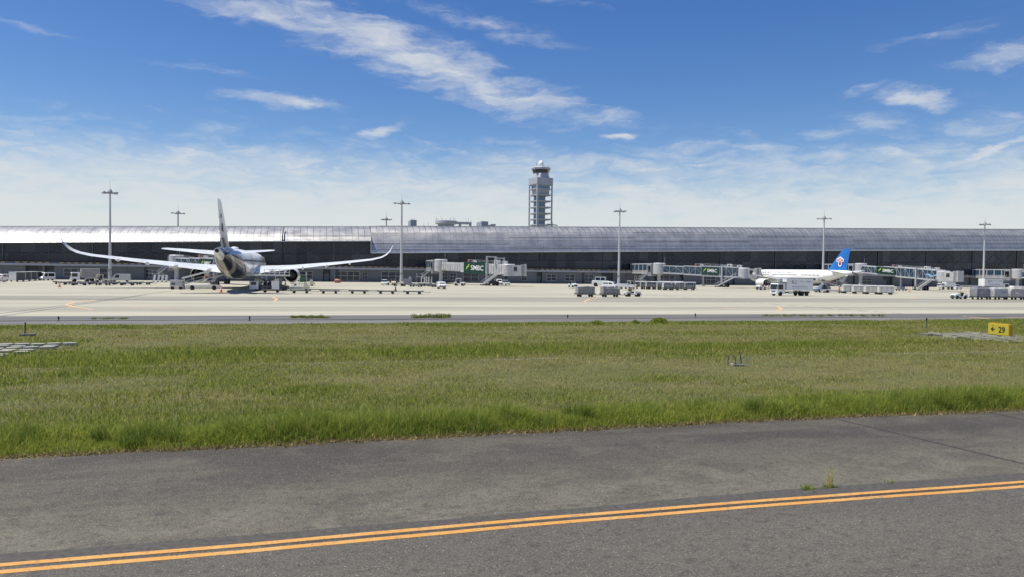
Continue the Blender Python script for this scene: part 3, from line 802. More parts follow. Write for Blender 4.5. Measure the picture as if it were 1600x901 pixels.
def airliner(sp):
    Y0 = sp['gear']
    o = thing(sp['name'], sp['label'], 'airliner', sp['loc'], sp['rz'])
    mb_ = sp['body_mat']
    rings = []
    # resample the stations smoothly
    st = sp['stations']; ss = np.array([a[0] for a in st])
    def ip(s, k): return float(np.interp(s, ss, [a[k] for a in st]))
    allS = sorted(set(list(np.linspace(0, 4, 9)) + list(np.linspace(4, st[-1][0], 44))))
    def sm_(s, k):
        # light smoothing of the interpolation
        return (ip(s, k) * 2 + ip(max(0, s - 1.2), k) + ip(min(st[-1][0], s + 1.2), k)) / 4 if 2 < s < st[-1][0] - 1.5 else ip(s, k)
    NR = 32
    for s in allS:
        w, h, z = sm_(s, 1), sm_(s, 2), sm_(s, 3)
        rings.append([(w * math.sin(2 * math.pi * i / NR), Y0 - s, z + h * math.cos(2 * math.pi * i / NR)) for i in range(NR)])
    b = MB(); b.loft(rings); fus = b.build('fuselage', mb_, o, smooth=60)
    rad = lambda s: (sm_(s, 1), sm_(s, 2), sm_(s, 3))
    # cockpit glazing
    b = MB()
    for k in range(-3, 3):
        s0, s1 = sp['cock']
        a0, a1 = R(k * 20 + 3), R(k * 20 + 19)
        ring = []
        for s, a in ((s0 + abs(k + .5) * .15, a0), (s0 + abs(k + .5) * .15, a1), (s1 + abs(k + .5) * .25, a1), (s1 + abs(k + .5) * .25, a0)):
            w, h, z = rad(s); ring.append(Vector((w * 1.012 * math.sin(a), Y0 - s, z + h * 1.012 * math.cos(a))))
        b.add(ring, [(0, 1, 2, 3)])
    b.build('cockpit_glass', glassm, o)
    # cabin windows, doors
    b = MB(); dgap = sp['doors']
    s = sp['win'][0]
    while s < sp['win'][1]:
        if all(abs(s - d) > .75 for d in dgap):
            w, h, z = rad(s)
            zz = sp['winz']; sn = max(-1, min(1, (zz - z) / h)); xw = w * math.sqrt(1 - sn * sn)
            for sx in (-1, 1):
                b.box((sx * (xw + .004), Y0 - s, zz), (.03, .27, .36))
        s += sp.get('pitch', .533)
    b.build('cabin_windows', glassm, o, stuff=True)
    for d in dgap:
        for sx in (-1, 1):
            w, h, z = rad(d); fr = []
            for t in np.linspace(-.35, .62, 7):
                fr.append((w * math.sqrt(1 - t * t) + .012, z + h * t))
            b = MB()
            for i in range(6):
                b.bar((sx * fr[i][0], Y0 - d - .5, fr[i][1]), (sx * fr[i + 1][0], Y0 - d - .5, fr[i + 1][1]), .03)
                b.bar((sx * fr[i][0], Y0 - d + .5, fr[i][1]), (sx * fr[i + 1][0], Y0 - d + .5, fr[i + 1][1]), .03)
            b.bar((sx * fr[-1][0], Y0 - d - .5, fr[-1][1]), (sx * fr[-1][0], Y0 - d + .5, fr[-1][1]), .03)
            b.build('door_outline', lgrey, o)
    # wing box fairing
    f0, f1, fw, fz = sp['fairing']
    b = MB(); rg = []
    for t in np.linspace(0, 1, 14):
        k = math.sin(math.pi * min(max(t, .02), .98)) ** .5
        rg.append([(fw * k * math.sin(2 * math.pi * i / 20), Y0 - (f0 + (f1 - f0) * t), fz + sp['fh'] * k * math.cos(2 * math.pi * i / 20)) for i in range(20)])
    b.loft(rg); b.build('belly_fairing', sp['belly_mat'], o, smooth=60)
    for sx in (-1, 1):
        b = MB(); rg = []; prev = None
        for i, (yh, le, ch, z, th) in enumerate(sp['wing']):
            nx = sp['wing'][min(i + 1, len(sp['wing']) - 1)]; pv = sp['wing'][max(i - 1, 0)]
            d = Vector((sx * (nx[0] - pv[0]), 0, nx[3] - pv[3])).normalized()
            up = Vector((-d.z * sx, 0, d.x * sx)) if True else Vector((0, 0, 1))
            if up.z < 0: up = -up
            rg.append(airfoil(Y0 - le, ch, th, z, sx * yh, up=up, inc=sp.get('winc', .06)))
        b.loft(rg); wg = b.build('wing', sp['wing_mat'], o, smooth=50)
        for (yh, le, ln, z, r) in sp['fairings']:
            b = MB(); b.loft([[(sx * yh + r * k * math.sin(2 * math.pi * i / 10), Y0 - le - ln * t, z + r * 1.2 * k * math.cos(2 * math.pi * i / 10)) for i in range(10)]
                              for t, k in ((0, .1), (.15, .6), (.45, 1), (.8, .7), (1, .12))]); b.build('flap_track_fairing', sp['wing_mat'], wg, smooth=60)
        # engine
        ex, es, ez, er, el_ = sp['engine']
        e = MB(); e.lathe([(er * .80, 0), (er * .93, -.15), (er * 1.0, -el_ * .2), (er * 1.0, -el_ * .5), (er * .86, -el_ * .92), (er * .80, -el_), (er * .76, -el_), (er * .80, -el_ * .5)], (sx * ex, Y0 - es, ez), 'y', 28, cap=False)
        en = e.build('engine', sp['eng_mat'], o, smooth=45)
        e = MB(); e.lathe([(er * .79, -.02), (er * .80, -.3), (er * .75, -.6), (.2, -.62)], (sx * ex, Y0 - es, ez), 'y', 28); e.build('inlet', dgrey, en, smooth=45)
        e = MB(); e.lathe([(er * .90, .02), (er * .97, -.18), (er * .84, -.05)], (sx * ex, Y0 - es, ez), 'y', 28, cap=False); e.build('inlet_lip', alum, en, smooth=45)
        e = MB(); e.lathe([(er * .79, -el_ * .72), (er * .2, -el_ * .74)], (sx * ex, Y0 - es, ez), 'y', 28); e.build('bypass_duct', black, en)
        e = MB(); e.lathe([(er * .58, -el_ * .70), (er * .50, -el_ * 1.02), (er * .42, -el_ * 1.22), (er * .38, -el_ * 1.22)], (sx * ex, Y0 - es, ez), 'y', 22, cap=True); e.build('core_cowl', mat('exhaust_metal', (.035, .035, .037), .5, .3, .2, 2), en, smooth=45)
        e = MB(); e.lathe([(er * .27, -el_ * 1.15), (er * .2, -el_ * 1.3), (.03, -el_ * 1.5)], (sx * ex, Y0 - es, ez), 'y', 16); e.build('exhaust_cone', dgrey, en, smooth=45)
        zw = sp['pylon_z']
        e = MB(); e.loft([[(sx * ex - w_, Y0 - es - s_, z_) for w_, s_, z_ in ((-k, a, zb_), (k, a, zb_), (k, c_, zb_), (-k, c_, zb_))] for k, a, c_, zb_ in ((.22, el_ * .25, el_ * 1.2, ez + er * .8), (.2, el_ * .45, el_ * 1.5, zw))]); e.build('pylon', sp['wing_mat'], en)
        # tailplane
        (r_le, r_ch, r_z), (t_y, t_le, t_ch, t_z) = sp['htp']
        b = MB(); b.loft([airfoil(Y0 - r_le, r_ch, .10, r_z, sx * .3, inc=sp.get('hinc', .05)), airfoil(Y0 - (r_le + (t_le - r_le) * .93), t_ch * 1.15, .09, r_z + (t_z - r_z) * .93, sx * t_y * .93, inc=sp.get('hinc', .05)), airfoil(Y0 - t_le, t_ch * .75, .06, t_z, sx * t_y, inc=sp.get('hinc', .05))])
        b.build('tailplane', sp['wing_mat'], o, smooth=50)
    # fin
    b = MB(); rg = []
    for (z, le, ch, th) in sp['fin']:
        ring = airfoil(Y0 - le, ch, th, 0, 0, up=Vector((1, 0, 0)))
        rg.append([Vector((v.x, v.y, z)) for v in ring])
    b.loft(rg); fin = b.build('fin', sp['fin_mat'], o, smooth=50)
    # tail cone exhaust
    sE, wE, hE, zE = st[-1]
    b = MB(); b.lathe([(wE * .8, .02), (wE * .78, -.06), (.05, -.03)], (0, Y0 - sE, zE), 'y', 16); b.build('exhaust_outlet', black, o)
    # landing gear
    for (gx, gs, r, w, rows) in sp['mains']:
        for sx in (-1, 1):
            b = MB(); b.tube((sx * gx, Y0 - gs, r), (sx * gx * .92, Y0 - gs, sp['gear_top']), .17, .2, 10); b.bar((sx * gx, Y0 - gs - rows[-1] - .1, r), (sx * gx, Y0 - gs - rows[0] + .1, r), .25)
            b.bar((sx * gx, Y0 - gs, 1.9), (sx * gx * .4, Y0 - gs, sp['gear_top']), .14)
            g = b.build('main_gear', lgrey, o)
            for dy in rows:
                for dx in (-.55, .55):
                    t, rm = MB(), MB(); wheel(t, rm, (sx * gx + dx * r * 1.25, Y0 - gs - dy, r), r, w, 'x')
                    wo = t.build('wheel', rubber, g, smooth=40); rm.build('rim', lgrey, wo)
    ns_, nr_ = sp['nose_gear']
    b = MB(); b.tube((0, Y0 - ns_, nr_), (0, Y0 - ns_, sp['gear_top']), .13, n=8); g = b.build('nose_gear', lgrey, o)
    for dx in (-.3, .3):
        t, rm = MB(), MB(); wheel(t, rm, (dx, Y0 - ns_, nr_), nr_, .3, 'x'); wo = t.build('wheel', rubber, g, smooth=40); rm.build('rim', lgrey, wo)
    return o, fus, fin, rad

def livery_stripes():
    m = bpy.data.materials.new('pearl_white_charcoal_gold_sweeps_and_shade'); m.use_nodes = True
    nt = m.node_tree; n = nt.nodes; l = nt.links; p = n['Principled BSDF']
    tc = n.new('ShaderNodeTexCoord'); sx = n.new('ShaderNodeSeparateXYZ'); l.new(tc.outputs['Object'], sx.inputs[0])
    def mt(op, a, b):
        k = n.new('ShaderNodeMath'); k.operation = op
        for i, v in enumerate((a, b)):
            if isinstance(v, (int, float)): k.inputs[i].default_value = v
            else: l.new(v, k.inputs[i])
        return k.outputs[0]
    # s grows towards the tail and with height; the sweeps run down and forward
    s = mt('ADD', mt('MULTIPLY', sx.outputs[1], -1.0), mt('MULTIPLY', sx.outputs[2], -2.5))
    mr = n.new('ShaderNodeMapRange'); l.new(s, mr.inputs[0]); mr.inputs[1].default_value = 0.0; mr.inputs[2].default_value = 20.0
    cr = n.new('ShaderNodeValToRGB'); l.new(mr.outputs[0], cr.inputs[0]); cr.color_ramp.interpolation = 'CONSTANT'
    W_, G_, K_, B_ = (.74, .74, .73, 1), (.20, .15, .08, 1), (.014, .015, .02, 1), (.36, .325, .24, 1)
    stops = [(0, W_), (.20, G_), (.26, B_), (.32, K_), (.51, B_), (.575, K_), (.735, W_)]  # rear K_ band is partly painted shade: cream lower side coloured charcoal
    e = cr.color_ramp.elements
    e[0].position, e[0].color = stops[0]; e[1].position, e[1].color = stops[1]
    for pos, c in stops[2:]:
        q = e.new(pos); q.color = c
    ns = n.new('ShaderNodeTexNoise'); ns.inputs['Scale'].default_value = .8; l.new(tc.outputs['Object'], ns.inputs['Vector'])
    mr2 = n.new('ShaderNodeMapRange'); l.new(ns.outputs[0], mr2.inputs[0]); mr2.inputs[3].default_value = .9; mr2.inputs[4].default_value = 1.04
    sc = n.new('ShaderNodeVectorMath'); sc.operation = 'SCALE'; l.new(cr.outputs[0], sc.inputs[0]); l.new(mr2.outputs[0], sc.inputs['Scale'])
    l.new(sc.outputs[0], p.inputs['Base Color']); p.inputs['Roughness'].default_value = .28; p.inputs['Coat Weight'].default_value = .3
    return m
def livery_cheat():
    m = bpy.data.materials.new('white_with_blue_cheatline'); m.use_nodes = True
    nt = m.node_tree; n = nt.nodes; l = nt.links; p = n['Principled BSDF']
    tc = n.new('ShaderNodeTexCoord'); sx = n.new('ShaderNodeSeparateXYZ'); l.new(tc.outputs['Object'], sx.inputs[0])
    def mt(op, a, b, c=None):
        k = n.new('ShaderNodeMath'); k.operation = op
        for i, v in enumerate((a, b, c)):
            if v is None: continue
            if isinstance(v, (int, float)): k.inputs[i].default_value = v
            else: l.new(v, k.inputs[i])
        return k.outputs[0]
    inz = mt('MULTIPLY', mt('GREATER_THAN', sx.outputs[2], 2.80), mt('LESS_THAN', sx.outputs[2], 3.42))
    iny = mt('GREATER_THAN', sx.outputs[1], -10.5)
    dk = mt('MULTIPLY', inz, iny)
    gb = mt('LESS_THAN', sx.outputs[2], 2.80)
    mx = n.new('ShaderNodeMix'); mx.data_type = 'RGBA'; l.new(gb, mx.inputs['Factor']); mx.inputs['A'].default_value = (.88, .88, .86, 1); mx.inputs['B'].default_value = (.60, .58, .53, 1)
    m2 = n.new('ShaderNodeMix'); m2.data_type = 'RGBA'; l.new(dk, m2.inputs['Factor']); l.new(mx.outputs['Result'], m2.inputs['A']); m2.inputs['B'].default_value = (.02, .06, .18, 1)
    ns = n.new('ShaderNodeTexNoise'); ns.inputs['Scale'].default_value = .9; l.new(tc.outputs['Object'], ns.inputs['Vector'])
    mr2 = n.new('ShaderNodeMapRange'); l.new(ns.outputs[0], mr2.inputs[0]); mr2.inputs[3].default_value = .93; mr2.inputs[4].default_value = 1.03
    sc = n.new('ShaderNodeVectorMath'); sc.operation = 'SCALE'; l.new(m2.outputs['Result'], sc.inputs[0]); l.new(mr2.outputs[0], sc.inputs['Scale'])
    l.new(sc.outputs[0], p.inputs['Base Color']); p.inputs['Roughness'].default_value = .3; p.inputs['Coat Weight'].default_value = .3
    return m
wing_grey = mat('wing_paint', (.66, .67, .66), .32, var=.1, scale=.35, coat=.2)
wide_spec = dict(name='wide_body_jet', label='large white twin-aisle jet seen from behind, dark sweeps on its tail', gear=33.0,
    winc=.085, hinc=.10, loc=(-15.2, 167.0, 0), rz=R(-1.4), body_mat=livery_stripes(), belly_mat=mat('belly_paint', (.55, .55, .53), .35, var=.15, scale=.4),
    stations=[(0, .08, .08, 4.5), (.4, .75, .7, 4.52), (1.2, 1.35, 1.3, 4.62), (3, 2.05, 2.1, 4.85), (6, 2.7, 2.75, 5.02), (10, 2.97, 3.03, 5.1), (42, 2.98, 3.04, 5.1),
              (47, 2.85, 2.9, 5.25), (52, 2.45, 2.45, 5.72), (57, 1.85, 1.85, 6.3), (61, 1.35, 1.3, 6.72), (64.5, .85, .8, 7.05), (66.8, .42, .42, 7.2)],
    cock=(2.0, 3.1), doors=(6.6, 18.5, 38.5, 52.5), win=(8, 51), winz=5.75, fairing=(20, 41, 3.25, 3.35), fh=1.55,
    wing=[(1.5, 20.5, 15.0, 3.75, .13), (3.2, 21.8, 13.2, 3.85, .13), (10.2, 26.6, 8.0, 4.55, .115), (20, 33.0, 5.2, 5.6, .10), (27.0, 37.6, 3.4, 6.45, .095), (29.0, 39.3, 2.6, 6.95, .09),
          (30.0, 40.5, 2.0, 7.5, .09), (30.7, 41.7, 1.45, 8.3, .085), (31.2, 43.2, .7, 9.4, .08)],
    wing_mat=wing_grey, fairings=[(6.3, 30, 7, 3.75, .42), (12.6, 31.5, 5.6, 4.45, .38), (17.6, 34.3, 4.6, 5.0, .32), (22.5, 37, 3.6, 5.55, .26)],
    engine=(9.9, 20.8, 2.75, 1.78, 5.2), eng_mat=mat('nacelle_paint', (.70, .70, .69), .25, var=.08, coat=.4), pylon_z=4.6,
    htp=((56.6, 6.6, 6.9), (9.1, 63.3, 2.3, 7.5)),
    fin=[(7.0, 51.8, 10.6, .085), (8.4, 53.2, 9.4, .085), (11.6, 57.0, 6.9, .085), (15.5, 62.0, 4.3, .08), (16.1, 63.0, 3.3, .06)],
    fin_mat=mat('pearl_fin_paint', (.66, .65, .60), .3, var=.06, scale=.4, coat=.3), mains=[(5.3, 33.0, .68, .5, (-.95, .95))], gear_top=3.6, nose_gear=(4.6, .5), pitch=.64)
wide, wfus, wfin, wrad = airliner(wide_spec)
# tail markings and satcom dome
gold = mat('gold_paint', (.27, .2, .1), .35, .2, .1)
for sx in (-1, 1):
    b = MB(); b.add([(sx * .36, -23.0, 7.4), (sx * .33, -26.5, 7.6), (sx * .29, -29.0, 9.6), (sx * .31, -27.4, 9.6)], [(0, 1, 2, 3)]); b.build('gold_sweep', gold, wide)
    b = MB(); b.add([(sx * .285, -27.9, 10.6), (sx * .25, -29.3, 10.8), (sx * .23, -29.6, 12.2), (sx * .245, -28.9, 12.0)], [(0, 1, 2, 3)]); b.build('dark_emblem', dgrey, wide)
    b = MB(); b.add([(sx * .24, -29.9, 13.0), (sx * .23, -30.4, 12.9), (sx * .21, -30.6, 13.6), (sx * .22, -30.2, 13.8)], [(0, 1, 2, 3)]); b.build('dark_emblem', dgrey, wide)
b = MB(); b.loft([[(.75 * k * math.sin(2 * math.pi * i / 12), -9 - t, 8.1 + .42 * k * math.cos(2 * math.pi * i / 12)) for i in range(12)] for t, k in ((0, .1), (.5, .8), (1.3, 1), (2.6, 1), (3.6, .7), (4.4, .1))])
b.build('satcom_dome', white, wide, smooth=60)
tm = text_mesh('STARLUX', 1.7, mat('bronze_lettering', (.16, .13, .09), .4, var=.1), depth=.01, align='CENTER', space=1.1)
place_text('airline_lettering', wide, tm, (2.99, 17.0, 5.55 + .75), (0, 1, 0), (-.2, 0, 1))

narrow_spec = dict(name='narrow_body_jet', label='white single-aisle airliner with bright blue tail fin docked at jet bridge', gear=21.8,
    loc=(141.7, 194.6, 0), rz=R(4.1), body_mat=livery_cheat(), belly_mat=mat('belly_cream', (.58, .56, .52), .4, var=.12, scale=.5),
    stations=[(0, .06, .06, 3.3), (.3, .55, .5, 3.32), (1, 1.0, .98, 3.4), (2.4, 1.5, 1.55, 3.62), (4.4, 1.88, 1.95, 3.78), (6.5, 1.975, 2.07, 3.83), (30.5, 1.975, 2.07, 3.83),
              (33.5, 1.86, 1.9, 3.98), (37, 1.5, 1.45, 4.4), (40.5, 1.0, .95, 4.82), (43, .55, .55, 5.1), (44.5, .25, .28, 5.22)],
    cock=(1.7, 2.7), doors=(5.5, 12.6, 25.6, 35.0), win=(7, 34), winz=4.28, fairing=(12.5, 25.5, 2.15, 2.55), fh=1.15,
    wing=[(1.2, 13.6, 8.0, 2.75, .13), (2.1, 14.2, 7.0, 2.82, .13), (6.4, 17.3, 4.1, 3.2, .115), (12, 20.4, 2.8, 3.75, .10), (16.4, 22.9, 1.75, 4.2, .1), (17.0, 23.4, 1.45, 4.28, .09), (17.1, 23.7, 1.1, 4.9, .06)],
    wing_mat=wing_grey, fairings=[(4.4, 19, 3.6, 2.75, .26), (8.6, 20.3, 3.0, 3.2, .22), (12.2, 21.6, 2.4, 3.55, .18)],
    engine=(5.75, 11.6, 1.72, 1.28, 3.7), eng_mat=mat('white_nacelle', (.74, .74, .73), .3, var=.06, coat=.3), pylon_z=3.1,
    htp=((37.6, 4.2, 5.05), (6.2, 41.2, 1.4, 5.75)),
    fin=[(5.3, 33.9, 8.2, .1), (6.0, 35.4, 6.9, .1), (8.8, 38.0, 4.9, .09), (11.4, 40.5, 3.0, .085), (11.76, 41.0, 2.5, .06)],
    fin_mat=bluef, mains=[(3.8, 22.0, .58, .42, (0,))], gear_top=2.6, nose_gear=(5.1, .4))
narrow, nfus, nfin, nrad = airliner(narrow_spec)
# red flower emblem with white outline on the blue fin
def flower(sx):
    cy, cz, s = 21.8 - 40.05, 8.15, 1.22
    xs_ = lambda z: sx * (.235 - .028 * (z - 8))
    def poly(pts, off, m, name):
        b = MB(); b.add([(xs_(cz + w * s) + sx * off, cy + u * s * -1, cz + w * s) for u, w in pts], [tuple(range(len(pts)))]); b.build(name, m, narrow)
    petal = lambda k: [(u * k, w * k) for u, w in ((-.02, -1.0), (.32, -.92), (.45, -.55), (.52, .0), (.78, -.05), (1.02, .18), (.98, .55), (.70, .78), (.42, .84), (.2, 1.05),
                                                  (-.02, 1.1), (-.24, 1.05), (-.46, .84), (-.74, .78), (-1.02, .55), (-1.06, .18), (-.82, -.05), (-.56, .0), (-.49, -.55), (-.36, -.92))]
    poly(petal(1.1), .012, letter_w, 'emblem_outline')
    poly([(-.02, -.9), (.24, -.82), (.34, -.5), (.40, .35), (.30, .78), (-.02, .9), (-.34, .78), (-.44, .35), (-.38, -.5), (-.28, -.82)], .022, redf, 'emblem_petal')
    poly([(.50, .15), (.72, .1), (.88, .28), (.82, .52), (.56, .66), (.46, .62)], .022, redf, 'emblem_petal')
    poly([(-.54, .15), (-.76, .1), (-.92, .28), (-.86, .52), (-.60, .66), (-.50, .62)], .022, redf, 'emblem_petal')
    poly([(.10, -.35), (.2, .5), (.1, .7), (-.14, .7), (-.24, .5), (-.14, -.35), (-.06, .45), (.02, .45)], .032, letter_w, 'emblem_stamen')
for sx in (-1, 1): flower(sx)
gtx = mat('grey_blue_lettering', (.16, .2, .3), .4, var=.1)
for txt, s0, sz in (('中国南方航空', 7.6, .75), ('CHINA SOUTHERN', 14.6, .72)):
    tm = text_mesh(txt, sz, gtx, depth=.01, align='LEFT', space=1.25)
    z = 4.95; w, h, zc = nrad(15)
    place_text('airline_lettering', narrow, tm, (-(w * math.sqrt(1 - ((z - zc) / h) ** 2) + .035), 21.8 - s0, z), (0, -1, 0), (.42, 0, 1))

# ------------------------------------------------------------------ jet bridges
def stairs(parent, p, q, width, side, m=lgrey, n=12):
    # p top, q bottom; side = unit vector across
    p, q, side = Vector(p), Vector(q), Vector(side)
    st = MB(); st.bar(p - side * width / 2, q - side * width / 2, .08, .3); st.bar(p + side * width / 2, q + side * width / 2, .08, .3)
    so_ = st.build('stair_flight', m, parent)
    hz = Vector((q.x - p.x, q.y - p.y, 0)).normalized()
    for i in range(1, n):
        c = p.lerp(q, i / n); b = MB()
        b.bar(c - side * width / 2, c + side * width / 2, .3, .05); b.build('tread', m, so_)
    for s in (-1, 1):
        b = MB(); e = side * (width / 2 * s)
        b.bar(p + e + Vector((0, 0, 1.0)), q + e + Vector((0, 0, 1.0)), .06)
        for i in range(7):
            c = p.lerp(q, i / 6) + e; b.bar(c, c + Vector((0, 0, 1.0)), .05)
        b.build('handrail', m, so_)
bridge_w = mat('bridge_panel_paint', (.47, .475, .47), .5, var=.25, scale=.9)
def jetbridge(px_rot, cab, style, label, sign=True, wheel_t=.72, z_r=4.35, z_c=3.35, art=False, hoops=False, stair=True, sgn=None):
    rx = colX(px_rot, 232.0); rot = Vector((rx, 232.0, 0)); cab = Vector((cab[0], cab[1], 0))
    o = thing('jet_bridge', label, 'jet bridge', rot, 0, 'jet bridges along the terminal')
    d = (cab - rot); Lg = d.length; d.normalize(); nrm = Vector((-d.y, d.x, 0))
    if nrm.dot(-rot) < 0: nrm = -nrm             # nrm points to the airfield side
    floor = lambda u: z_r + (z_c - z_r) * u / Lg
    P = lambda u, v, w: d * u + nrm * v + Vector((0, 0, floor(u) + w))
    glassy = style == 'glass'
    bm_ = bridge_w if not glassy else lgrey
    # rotunda, its column and the fixed link to the terminal
    b = MB(); b.lathe([(2.1, z_r - .35), (2.1, z_r + 3.2), (1.9, z_r + 3.4)], n=16); b.build('rotunda', bm_, o, smooth=40)
    b = MB(); b.lathe([(.75, 0), (.62, .4), (.6, z_r - .8), (1.5, z_r - .35)], n=14); b.build('column', lgrey, o, smooth=40)
    b = MB(); b.bb((-2.2, 1.2, z_r - .35), (2.0, 19.2, z_r)); b.bb((-2.2, 1.2, z_r + 2.9), (2.0, 19.2, z_r + 3.25)); lk = b.build('link_walkway', lgrey, o)
    for k in range(6):
        for xx in (-2.1, 1.9):
            b = MB(); b.bb((xx - .07, 1.6 + k * 3.4, z_r), (xx + .07, 1.95 + k * 3.4, z_r + 2.9)); b.build('post', lgrey, lk)
            if k < 5:
                b = MB(); b.bb((xx - .03, 1.95 + k * 3.4, z_r + .9), (xx + .03, 5.0 + k * 3.4, z_r + 2.9)); b.build('pane', pane_m, lk)
                b = MB(); b.bb((xx - .05, 1.95 + k * 3.4, z_r), (xx + .05, 5.0 + k * 3.4, z_r + .88)); b.build('panel', grey, lk)
    b = MB(); b.bb((-2.6, 1.0, z_r - 1.2), (-.5, 3.6, z_r + 3.0)); b.build('link_cabin', grey, o)
    b = MB(); b.bb((-2.66, 1.4, z_r + .3), (-2.6, 3.2, z_r + 2.4)); b.build('cabin_door', glassm, o)
    # service stair of the link: a landing and two flights
    lx = -3.4
    b = MB(); b.bb((lx - 3.9, 2.2, 2.05), (lx - 2.2, 4.0, 2.15)); ld = b.build('stair_landing', lgrey, o)
    b = MB()
    for a in ((lx - 3.9, 2.2), (lx - 2.2, 2.2), (lx - 3.9, 4.0), (lx - 2.2, 4.0)):
        b.bar((*a, 0 if a[1] > 3 else 2.1), (*a, 3.15), .07)
    b.bar((lx - 3.9, 2.2, 3.15), (lx - 2.2, 2.2, 3.15), .06); b.bar((lx - 3.9, 2.2, 3.15), (lx - 3.9, 4, 3.15), .06); b.build('guard_rail', lgrey, ld)
    stairs(o, (lx + .6, 2.7, z_r), (lx - 2.2, 2.7, 2.12), .9, (0, 1, 0), n=9)
    stairs(o, (lx - 2.2, 3.7, 2.1), (lx + .8, 3.7, .05), .9, (0, 1, 0), n=9)
    # tunnels
    def tunnel(u0, u1, w, h, name, ribs, base=0.0):
        t = MB()
        if glassy:
            for wz, hh in ((base - .28, .45), (base + h - .1, .3)):
                t.loft([[P(u, -w / 2, wz), P(u, w / 2, wz), P(u, w / 2, wz + hh), P(u, -w / 2, wz + hh)] for u in (u0, u1)])
            tt = t.build(name, alum if False else lgrey, o)
            nb = max(2, round((u1 - u0) / 2.1)); du = (u1 - u0) / nb
            for i in range(nb):
                for s in (-1, 1):
                    b = MB(); b.loft([[P(u, s * (w / 2 - .12), base + .18), P(u, s * (w / 2 - .06), base + .18), P(u, s * (w / 2 - .06), base + h - .1), P(u, s * (w / 2 - .12), base + h - .1)] for u in (u0 + i * du + .06, u0 + (i + 1) * du - .06)])
                    b.build('pane', pane_m, tt)
            for i in range(nb + 1):
                for s in (-1, 1):
                    b = MB(); b.bar(P(u0 + i * du, s * w / 2, base), P(u0 + i * du, s * w / 2, base + h), .1); b.build('post', lgrey, tt)
            for i in range(nb):
                a, c = (0.1, h - .15) if i % 2 else (h - .15, .1)
                b = MB(); b.bar(P(u0 + i * du, w / 2 + .02, base + a), P(u0 + (i + 1) * du, w / 2 + .02, base + c), .055); b.build('diagonal', lgrey, tt)
        else:
            t.loft([[P(u, -w / 2, base - .15), P(u, w / 2, base - .15), P(u, w / 2, base + h), P(u, -w / 2, base + h)] for u in (u0, u1)])
            tt = t.build(name, bridge_w, o)
            if ribs:
                nb = round((u1 - u0) / 1.15); du = (u1 - u0) / nb
                for i in range(nb):
                    for s in (-1, 1):
                        b = MB(); b.loft([[P(u, s * w / 2, base), P(u, s * (w / 2 + .12), base + .05), P(u, s * (w / 2 + .12), base + h - .35), P(u, s * w / 2, base + h - .3)] for u in (u0 + (i + .18) * du, u0 + (i + .72) * du)])
                        b.build('rib', bridge_w, tt)
            b = MB(); b.loft([[P(u, -w / 2 + .3, base - .55), P(u, w / 2 - .3, base - .55), P(u, w / 2 - .3, base - .15), P(u, -w / 2 + .3, base - .15)] for u in (u0, u1)]); b.build('under_beam', dgrey, tt)
        return tt
    if glassy:
        tunnel(2.0, Lg * .36, 2.5, 2.35, 'tunnel', False, .12)
        tunnel(Lg * .30, Lg * .56, 2.85, 2.7, 'tunnel', False, .0)
        t3 = tunnel(Lg * .50, Lg - 3.4, 3.2, 3.0, 'tunnel', False, -.12)
        s0, s1, vo = Lg * .50, Lg * .68, 1.66
    else:
        tunnel(2.0, Lg * .40, 2.6, 2.5, 'tunnel', True, .1)
        t3 = tunnel(Lg * .34, Lg * .70, 3.0, 2.8, 'tunnel', False, -.05)
        tunnel(Lg * .70, Lg - 3.4, 3.05, 2.85, 'tunnel', True, -.08)
        s0, s1, vo = Lg * .39, Lg * .68, 1.56
    if sgn: s0, s1 = Lg * sgn[0], Lg * sgn[1]
    # sign board with lettering
    if sign:
        zb = .25 if glassy else -.45; zt = 2.75 if glassy else 3.0
        b = MB(); b.loft([[P(u, vo, zb), P(u, vo + .06, zb), P(u, vo + .06, zt), P(u, vo, zt)] for u in (s0, s1)]); sb = b.build('sign_board', green_board, o)
        # reading direction: to the right as seen from the airfield
        xd = (P(s1, 0, 0) - P(s0, 0, 0)); along = xd.copy()
        right = Vector((math.cos(YAW), -math.sin(YAW), 0))
        if xd.dot(right) < 0: xd = -xd; start = s1; sg = -1
        else: start = s0; sg = 1
        ln = s1 - s0; hh = zt - zb
        def sp_(f, w): return P(start + sg * f * ln, vo + .09, zb + w * hh)
        e = MB()
        for k in (0, 1):
            a = .10 + .075 * k
            e.add([sp_(a, .34 + .16 * k), sp_(a + .055, .38 + .16 * k), sp_(a + .115, .70 + .16 * k), sp_(a + .055, .62 + .16 * k)], [(0, 1, 2, 3)])
        e.build('lime_emblem', lime, sb)
        tsz = hh * .60
        tm = text_mesh('SMBC', tsz, letter_w, depth=.01, align='LEFT', space=1.02, bold=.012)
        wx = max(v.co.x for v in tm.vertices) - min(v.co.x for v in tm.vertices)
        k = ln * .58 / wx
        t = place_text('sign_lettering', sb, tm, sp_(.34, .50), xd, Vector((0, 0, 1)), k)
    if art:
        b = MB(); n_ = 16
        b.add([P(Lg * .82 + i * Lg * .010, 1.68, 1.5 + .25 * math.sin(i * .7)) for i in range(n_)] + [P(Lg * .82 + i * Lg * .010, 1.68, .9 + .2 * math.sin(i * .7 + 1)) for i in range(n_ - 1, -1, -1)], [tuple(range(2 * n_))])
        b.build('blue_mural', mat('mural_blue', (.22, .42, .62), .4, var=.2), o)
    # lift columns, wheel carriage
    uw = Lg * wheel_t
